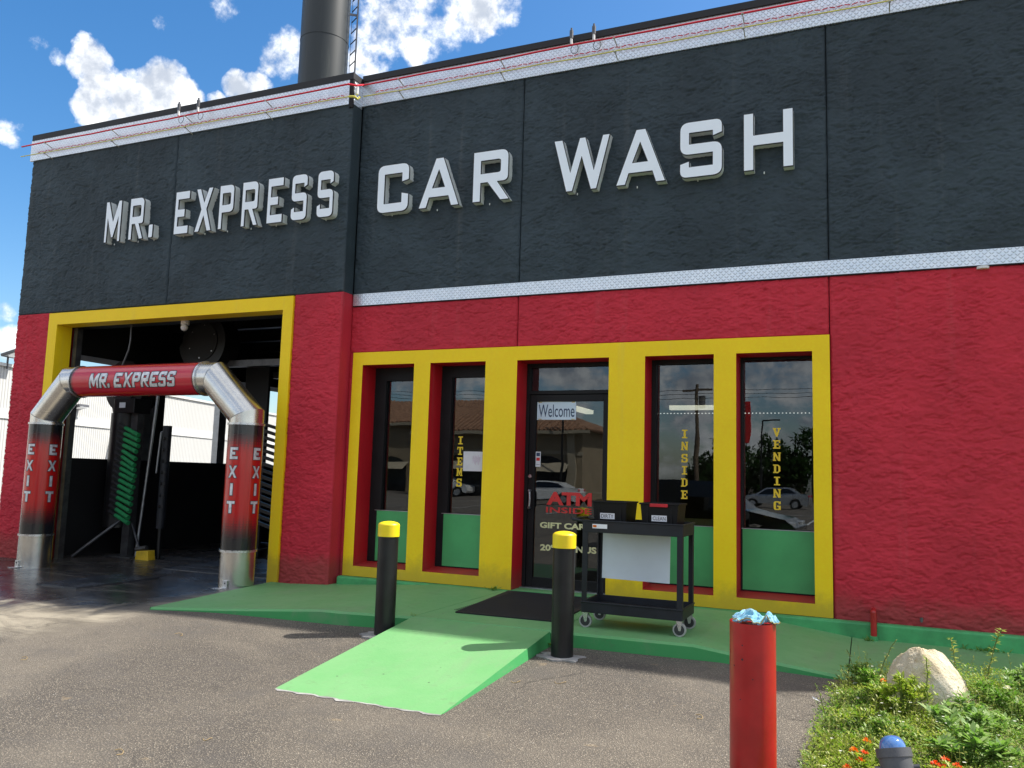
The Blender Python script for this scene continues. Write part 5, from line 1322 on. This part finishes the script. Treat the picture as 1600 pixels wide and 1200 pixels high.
def tall_weed(x, y, h, label, seed, lean=(.1, 0), lf_mat='weed_leaf', nl=60, L=.045):
    rgs = random.Random(seed); o = empty('tall_weed', label, 'weed', (x, y, zb_(x, y)), group='tall weeds in the plant bed')
    pts = [(lean[0] * (t / 8) ** 2 + rgs.gauss(0, .003), lean[1] * (t / 8) ** 2, h * t / 8) for t in range(9)]
    MB().tube(pts, .003, 5).build('stem', 'stem', o); m = MB()
    for i in range(nl):
        t = rgs.uniform(.25, 1); k = int(t * 7.99); p = Vector(pts[k]).lerp(Vector(pts[k + 1]), t * 8 - k if t * 8 - k <= 1 else 1); leaf(m, p, rdir(rgs, -.2, .6), rgs.uniform(.5, 1) * L, .010)
    m.build('foliage', lf_mat, o)
shrub(3.52, -2.42, .13, .22, 700, 'leaf_cover', 'small fresh green shrub between the boulder and the asphalt', (.02, .045), (.008, .016), 21, (1, 'petal_white'), 18)
shrub(3.62, -3.25, .16, .20, 800, 'leaf_dark', 'low dark green plant left of the middle of the bed', (.02, .04), (.008, .014), 22, None, 22)
shrub(4.45, -2.05, .2, .24, 900, 'leaf_grey', 'grey green shrub close to the wall plinth right of the boulder', (.03, .06), (.010, .018), 23, None, 18)
tall_weed(4.16, -2.3, .50, 'tallest spindly weed with pale leaves right of the boulder', 1, (.10, 0), nl=130)
tall_weed(4.02, -2.2, .40, 'spindly weed with pale leaves close behind the boulder', 2, (-.03, 0), nl=90)
tall_weed(3.815, -2.72, .38, 'upright leafy weed rising in front of the boulder', 3, (.0, 0), 'leaf_yellow', 90, .035)
tall_weed(3.55, -2.2, .36, 'thin bare weed leaning left of the boulder', 4, (.12, 0), nl=14, L=.03)
tall_weed(4.78, -2.0, .34, 'thin weed at the right edge of the bed', 5, (.03, 0), nl=40)
tall_weed(3.42, -2.1, .26, 'thin weed by the end of the pavement', 6, (-.05, 0), nl=14, L=.03)
tall_weed(3.26, -2.85, .22, 'dry bare stalk arching over the asphalt edge', 7, (-.06, 0), nl=4, L=.03)
wm = MB(); rw = random.Random(77)
for i in range(420):
    x = 3.2 + (rw.random() ** 1.4) * 2.2; y = rw.uniform(-4.1, -1.8)
    if not inbed(x, y) or (x - 3.85) ** 2 / .05 + (y + 2.45) ** 2 / .035 < 1: continue
    h_ = rw.uniform(.12, .27); lx_, ly_ = rw.gauss(0, .04), rw.gauss(0, .03); b_ = Vector((x, y, zb_(x, y)))
    P = [b_ + Vector((lx_ * t * t, ly_ * t * t, h_ * t)) for t in (0, .35, .7, 1)]
    wm.tube(P, .0013, 4)
    for k in range(rw.randrange(3, 10)):
        t = rw.uniform(.35, 1); leaf(wm, b_ + Vector((lx_ * t * t, ly_ * t * t, h_ * t)), rdir(rw, -.1, .8), rw.uniform(.012, .028), .007)
tag(wm.build('wispy_weeds', 'weed_leaf'), 'thin pale wispy weed stalks standing above the ground cover', 'weeds', kind='stuff')
def tuft(x, y, z, label, seed, n=26, L=.07, mat='leaf_dark', s_b=.02):
    rgs = random.Random(seed); m = MB()
    for i in range(n): leaf(m, (x + rgs.gauss(0, s_b), y + rgs.gauss(0, s_b * .4), z + rgs.random() * .01), rdir(rgs, .05, .8), L * rgs.uniform(.5, 1), .012)
    tag(m.build('weed_tuft', mat), label, 'weed', 'weed tufts growing in the pavement')
tuft(-.14, -.16, -.004, 'small dark weed growing at the wall left of the doormat', 1, 30, .08, s_b=.03)
tuft(4.40, -.16, -.15, 'dark weed tuft on the plinth behind the boulder', 2, 60, .09, s_b=.07)
tuft(3.40, -1.5, -.15, 'dark sprawling weed in the pavement joint left of the bed', 3, 34, .07, s_b=.04)
tuft(3.50, -.22, -.15, 'wiry dark weed at the foot of the red pipe', 4, 14, .09, s_b=.02)
tuft(1.14, -.22, -.004, 'small grey green tuft at the right end of the doormat', 5, 14, .05, s_b=.02)
tuft(-.06, -1.97, -.004, 'tiny weed in the slab joint above the ramp', 6, 10, .03, s_b=.02)
tuft(1.235, -2.06, -.11, 'weed tuft between the ramp and the right bollard', 7, 22, .06, s_b=.02)
# dark slab joint lines
jm = MB(); jm.box(-.0548, -.0502, -2.03, -.14, -.03, -.008)
# boulder
bo = MB(); bo.sphere((0, 0, 0), 1, 140, 90)
for i, v in enumerate(bo.v):
    p = Vector(v); n_ = p.normalized()
    k = 1 + .10 * mn.noise(n_ * 1.5 + Vector((4, 1, 7))) + .08 * mn.noise(n_ * 3.6 + Vector((1, 5, 2))) + .05 * abs(mn.noise(n_ * 8)) + .028 * mn.noise(n_ * 14) + .016 * mn.noise(n_ * 30) - .05 * max(0, mn.noise(n_ * 5.5 + Vector((8, 2, 1))) - .25)
    q = Vector((n_.x * .225, n_.y * .17, n_.z * .285)) * k; q.x -= max(0, q.z) * .16
    # a few broken facets
    for fn, fd in ((Vector((.62, -.45, .62)), .165), (Vector((-.66, -.42, .60)), .205), (Vector((.05, -.95, .28)), .135), (Vector((-.2, .1, .98)), .285), (Vector((.9, -.2, .15)), .19)):
        fn = fn.normalized(); e = q.dot(fn) - fd
        if e > 0: q = q - fn * e * .8
    bo.v[i] = tuple(q)
o = bo.build('boulder', 'rock'); o.location = (3.85, -2.45, -.06); tag(o, 'pale limestone boulder standing in the plant bed', 'boulder')
# garden spotlight in the foreground
gs = empty('garden_spotlight', 'grey garden spotlight with a domed blue lens at the bottom edge', 'spotlight', (3.615, -4.44, zg(3.6, -4.4)))
ax = Vector((-.20, .30, .94)).normalized(); top = Vector((-.03, .02, .455)) ; bot = top - ax * .30
MB().cyl(bot, top - ax * .035, .058, .064, n=40).build('housing', 'grey_cast', gs)
c = MB(); c.cyl(top - ax * .062, top - ax * .028, .069, n=40, caps=True); c.build('collar', 'grey_cast', gs, .004)
sd_ = rt; fr2 = (CAM - (gs.location + top)).normalized(); fr2 = (fr2 - ax * fr2.dot(ax)).normalized(); sidev = ax.cross(fr2)
c = MB(); b0 = top - ax * .125 + fr2 * .06; vs = []
for a_, b_, c_ in ((-1, -1, 0), (1, -1, 0), (1, 1, 0), (-1, 1, 0), (-1, -1, 1), (1, -1, 1), (1, 1, 1), (-1, 1, 1)): vs.append(b0 + sidev * (.015 * a_ + .004) + ax * (.020 * b_) + fr2 * (.014 * c_))
c.add(vs, [(0, 3, 2, 1), (4, 5, 6, 7), (0, 1, 5, 4), (1, 2, 6, 5), (2, 3, 7, 6), (3, 0, 4, 7)]); c.build('clip', 'grey_cast', gs, .003, fix=True)
c = MB(); prev = None
rings = []
for j in range(9):
    t = j / 8 * math.pi / 2; rr = .052 * math.cos(t) ** .8; hh = .050 * math.sin(t)
    a1 = ax.orthogonal().normalized(); a2 = ax.cross(a1)
    for i in range(32): ph_ = 2 * math.pi * i / 32; rings.append(top - ax * .028 + ax * hh + a1 * rr * math.cos(ph_) + a2 * rr * math.sin(ph_))
c.add(rings, [(j * 32 + i, j * 32 + (i + 1) % 32, (j + 1) * 32 + (i + 1) % 32, (j + 1) * 32 + i) for j in range(8) for i in range(32)], True); c.build('lens', 'lens', gs)
c = MB(); c.cyl(bot, bot - ax * .02, .05, n=20).cyl((0, 0, -.05), tuple(bot), .012, n=8); c.build('stake', 'black_plastic', gs)
c = MB(); q0 = top - ax * .10
c.cyl(q0 - sidev * .085, q0 + sidev * .085, .010, n=10).cyl(q0 - sidev * .08, q0 - sidev * .08 - ax * .16, .006, n=8).cyl(q0 + sidev * .08, q0 + sidev * .08 - ax * .16, .006, n=8); c.build('bracket', 'dull_steel', gs)

# ------------------------------------------------------------------ what the windows mirror: the far side of the car park
FZ = -.42
def car(x, y, rz, paint, label, sc=1.0, suv=False):
    o = empty('parked_car', label, 'car', (x, y, FZ), rz); o.scale = (sc, sc, sc)
    hr = 1.68 if suv else 1.45
    prof = [(-2.25, .35), (-2.3, .75), (-2.2, .98), (-1.6, 1.02), (-1.05 if not suv else -1.9, hr - .06), (-.5, hr), (.45, hr - .02), (1.15, 1.03), (2.05, .86), (2.28, .68), (2.3, .38)]
    def arch(cx): return [(cx + .40 * math.cos(t), .33 + .40 * math.sin(t)) for t in [math.pi * k / 8 for k in range(9)]]
    bottom = [(2.2, .22)] + [(p[0], max(.22, p[1])) for p in arch(1.42)] + [(p[0], max(.22, p[1])) for p in arch(-1.38)] + [(-2.15, .22)]
    if suv: prof[2] = (-2.25, 1.05); prof[3] = (-2.2, 1.1)
    loop = prof + bottom
    n = len(loop); vs = []
    for yy, k in ((-.86, .93), (-.90, 1.0), (.90, 1.0), (.86, .93)):
        for (a, b) in loop:
            inn = max(0, (b - .95) / (hr - .95)); vs.append((a, yy * (1 - .20 * inn), b))
    m = MB()
    tris = tessellate_polygon([[Vector((p[0], p[1], 0)) for p in loop]])
    m.add(vs, [(r_ * n + i, r_ * n + (i + 1) % n, (r_ + 1) * n + (i + 1) % n, (r_ + 1) * n + i) for r_ in range(3) for i in range(n)], False)
    m.add(vs[:n], [tuple(t) for t in tris]); m.add(vs[-n:], [tuple(t) for t in tris])
    m.build('body', paint, o, .02, fix=True)
    gm = MB(); xb = -1.45 if not suv else -1.95
    for sg in (-1, 1):
        L = [(xb, 1.05), (1.0, 1.02), (.42, hr - .10), (-.5, hr - .09), (xb + .45, hr - .14)]
        gm.add([(a, sg * (.905 * (1 - .20 * max(0, (b - .95) / (hr - .95))) + .004), b) for a, b in L], [(0, 1, 2, 3, 4)])
    gm.add([(1.12, -.72, 1.05), (1.12, .72, 1.05), (.50, .66, hr - .07), (.50, -.66, hr - .07)], [(0, 1, 2, 3)])
    gm.build('window', 'car_glass', o)
    for cx in (1.42, -1.38):
        for sg in (-1, 1):
            w = MB(); w.cyl((cx, sg * .72, .33), (cx, sg * .91, .33), .33, n=28); wo_ = w.build('wheel', 'tyre', o, .02)
            w = MB(); w.cyl((cx, sg * .905, .33), (cx, sg * .915, .33), .21, n=20)
            w.build('rim', 'car_silver', wo_)
    for sg in (-1, 1):
        h = MB(); h.box(2.12, 2.24, sg * .62 - .16, sg * .62 + .16, .66, .80); h.build('headlight', 'lamp_glass', o, .02)
        h = MB(); h.box(-2.31, -2.22, sg * .68 - .12, sg * .68 + .12, .80, .94); h.build('tail_light', 'red_plastic', o, .02)
    return o
car(-.15, -11.3, R(4), 'car_black', 'black car parked just behind the viewer, mirrored in the right windows', 1.0, True)
car(-27.4, -50, R(180 - 178), 'car_white', 'white sedan parked by the tiled building, mirrored in the window lettered ITEMS')
car(-15.0, -40, R(178), 'car_white', 'white sedan mirrored low in the glass door')
car(-2.4, -52, R(183), 'car_silver', 'silver car mirrored in the window lettered VENDING')
# tiled stucco building
sb_ = empty('stucco_building', 'beige stucco building with clay tile roofs mirrored in the windows', 'building', (0, 0, FZ))
def hip(x0, x1, y0, y1, z, h, name, ov=.8):
    x0 -= ov; x1 += ov; y0 -= ov; y1 += ov; d_h = (y1 - y0) / 2
    m = MB(); m.add([(x0, y0, z), (x1, y0, z), (x1, y1, z), (x0, y1, z), (x0 + d_h, (y0 + y1) / 2, z + h), (x1 - d_h, (y0 + y1) / 2, z + h)], [(0, 1, 5, 4), (1, 2, 5), (2, 3, 4, 5), (3, 0, 4)])
    rf = m.build(name, 'clay', sb_)
    t = MB(); n = int((x1 - x0) / .42); 
    for i in range(n):
        xa = x0 + (i + .5) * (x1 - x0) / n; k = min(1, (xa - x0) / d_h, (x1 - xa) / d_h); ytop = y1 - d_h * k
        t.cyl((xa, y1, z + .02), (xa, ytop, z + h * k + .02), .13, n=6, caps=True)
    n = int((y1 - y0) / .42)
    for i in range(n):
        ya = y0 + (i + .5) * (y1 - y0) / n; k = 1 - abs(ya - (y0 + y1) / 2) / d_h
        t.cyl((x1, ya, z + .02), (x1 - d_h * k, ya, z + h * k + .02), .13, n=6, caps=True)
    to = t.build('roof_tile_row', 'clay', rf); to['kind'] = 'stuff'
    MB().box(x0, x1, y1 - .12, y1 + .02, z - .28, z - .01).build('fascia', 'beige_band', rf)
box('main_wall', 'beige_stucco', sb_, -52, -24.2, -72, -58, 0, 6.4); hip(-52, -24.2, -72, -58, 6.4, 2.6, 'roof')
box('wing_wall', 'beige_stucco', sb_, -30, -16.2, -58, -50.5, 0, 5.2); hip(-30, -16.2, -57.9, -50.5, 5.2, 1.9, 'roof')
box('wall_band', 'beige_band', sb_, -30.05, -16.1, -50.5, -50.44, 3.4, 3.7)
for cx, y_ in ((-19.6, -50.43), (-26.2, -50.43), (-38, -57.9), (-46, -57.9)):
    m = MB(); L = [(cx - 2.2, 0), (cx + 2.2, 0)] + [(cx + 2.2 * math.cos(t), 2.2 + 1.1 * math.sin(t)) for t in [math.pi * k / 14 for k in range(15)]]
    m.poly([L], y_ - .02, y_ + .04); m.build('arch_window', 'car_glass', sb_, fix=True)
    m = MB(); m.add([(cx - 2.4, y_ + .06, 2.75), (cx + 2.4, y_ + .06, 2.75), (cx + 2.4, y_ + 1.0, 2.1), (cx - 2.4, y_ + 1.0, 2.1)], [(0, 1, 2, 3)]); m.build('awning', 'beige_band', sb_)
for x in (-24, -17): box('column', 'beige_band', sb_, x - .3, x + .3, -50.45, -50.2, 0, 5.1)
def lamp_post(x, y, h, label, dx=-1.6):
    o = empty('street_lamp', label, 'street lamp', (x, y, FZ), group='street lamps on the far side of the car park')
    MB().cyl((0, 0, 0), (0, 0, h), .10, .07, n=10).build('post', 'black_gloss', o); MB().box(min(0, dx), max(0, dx), -.18, .18, h - .06, h + .06).build('lamp_head', 'black_gloss', o, .02)
lamp_post(-17.3, -49, 8.0, 'dark street lamp mirrored in the glass door', 1.4)
lamp_post(-4.0, -58, 6.6, 'nearer dark street lamp mirrored in the window lettered VENDING', 1.4)
lamp_post(-1.2, -74, 7.0, 'farther dark street lamp mirrored in the window lettered VENDING', 1.4)
up_ = empty('utility_pole', 'tall wooden utility pole mirrored in the window lettered INSIDE', 'utility pole', (-12.4, -76, FZ))
MB().cyl((0, 0, 0), (0, 0, 11.6), .24, .17, n=10).build('post', 'bark', up_); MB().box(-1.5, 1.5, -.08, .08, 10.9, 11.1).build('crossarm', 'bark', up_)
MB().cyl((.55, 0, 9.2), (.55, 0, 10.4), .32, n=12).build('transformer', 'grey_cast', up_)
for k in range(3):
    m = MB(); P = [(-80 + 8 * i, -76 + .3 * k, 10.6 - .45 * k + .0012 * ((-80 + 8 * i + 12) ** 2) * .25) for i in range(21)]; m.tube(P, .03, 4); tag(m.build('power_line', 'black_ink'), ('highest', 'middle', 'lowest')[k] + ' of three thin dark power lines over the far street', 'power line', 'power lines over the far street')
def tree(x, y, h, rad, seed, label):
    rgs = random.Random(seed); o = empty('tree', label, 'tree', (x, y, FZ), group='trees beyond the far street')
    MB().cyl((0, 0, 0), (rgs.uniform(-.3, .3), 0, h * .6), .28, .12, n=8).build('trunk', 'bark', o)
    m = MB(); cl = [Vector((rgs.gauss(0, rad * .45), rgs.gauss(0, rad * .4), h * .52 + rgs.gauss(0, h * .22))) for _ in range(16)]
    for i in range(1900):
        c = cl[i % 16]; d = rdir(rgs, -1, 1); p = c + d * rad * .45 * (rgs.random() ** .4); p.z = max(.3, p.z); leaf(m, p, rdir(rgs, -.5, 1), rgs.uniform(.4, .8), rgs.uniform(.25, .45))
    m.build('crown', 'tree_leaf', o)
tl = ['round dark green tree', 'tall loose dark tree', 'wide low dark tree']
ORD = 'first second third fourth fifth sixth seventh eighth ninth tenth eleventh twelfth thirteenth fourteenth fifteenth sixteenth seventeenth'.split()
for i in range(17):
    tree(-15.5 + i * 2.1 + random.uniform(-.5, .5), -92 + random.uniform(-6, 6), random.uniform(4.6, 6.6) + (1.8 if i in (6, 7, 8) else 0), random.uniform(1.8, 2.8), i, 'dark green tree, ' + ORD[i] + ' from the left in the row beyond the far street')
rs = empty('street_sign', 'red sign board on a post mirrored in the window lettered VENDING', 'sign', (-6.3, -62, FZ))
MB().cyl((0, 0, 0), (0, 0, 5), .12, n=8).build('post', 'dull_steel', rs); box('board', 'red_vinyl', rs, -1.6, .9, -.15, .15, 5.0, 8.4)
for k in range(12):
    m = MB(); m.add([(-24 + k * 2.8, -32, FZ + .004), (-23.88 + k * 2.8, -32, FZ + .004), (-23.88 + k * 2.8, -26.5, FZ + .004), (-24 + k * 2.8, -26.5, FZ + .004)], [(0, 1, 2, 3)])
    tag(m.build('parking_line', 'white_line'), 'white painted parking bay line across the car park', None, kind='structure')
m = MB(); m.add([(-60, -38.2, FZ + .004), (30, -38.2, FZ + .004), (30, -38.0, FZ + .004), (-60, -38.0, FZ + .004)], [(0, 1, 2, 3)]); tag(m.build('road_line', 'white_line'), 'long white road line beyond the car park', None, kind='structure')
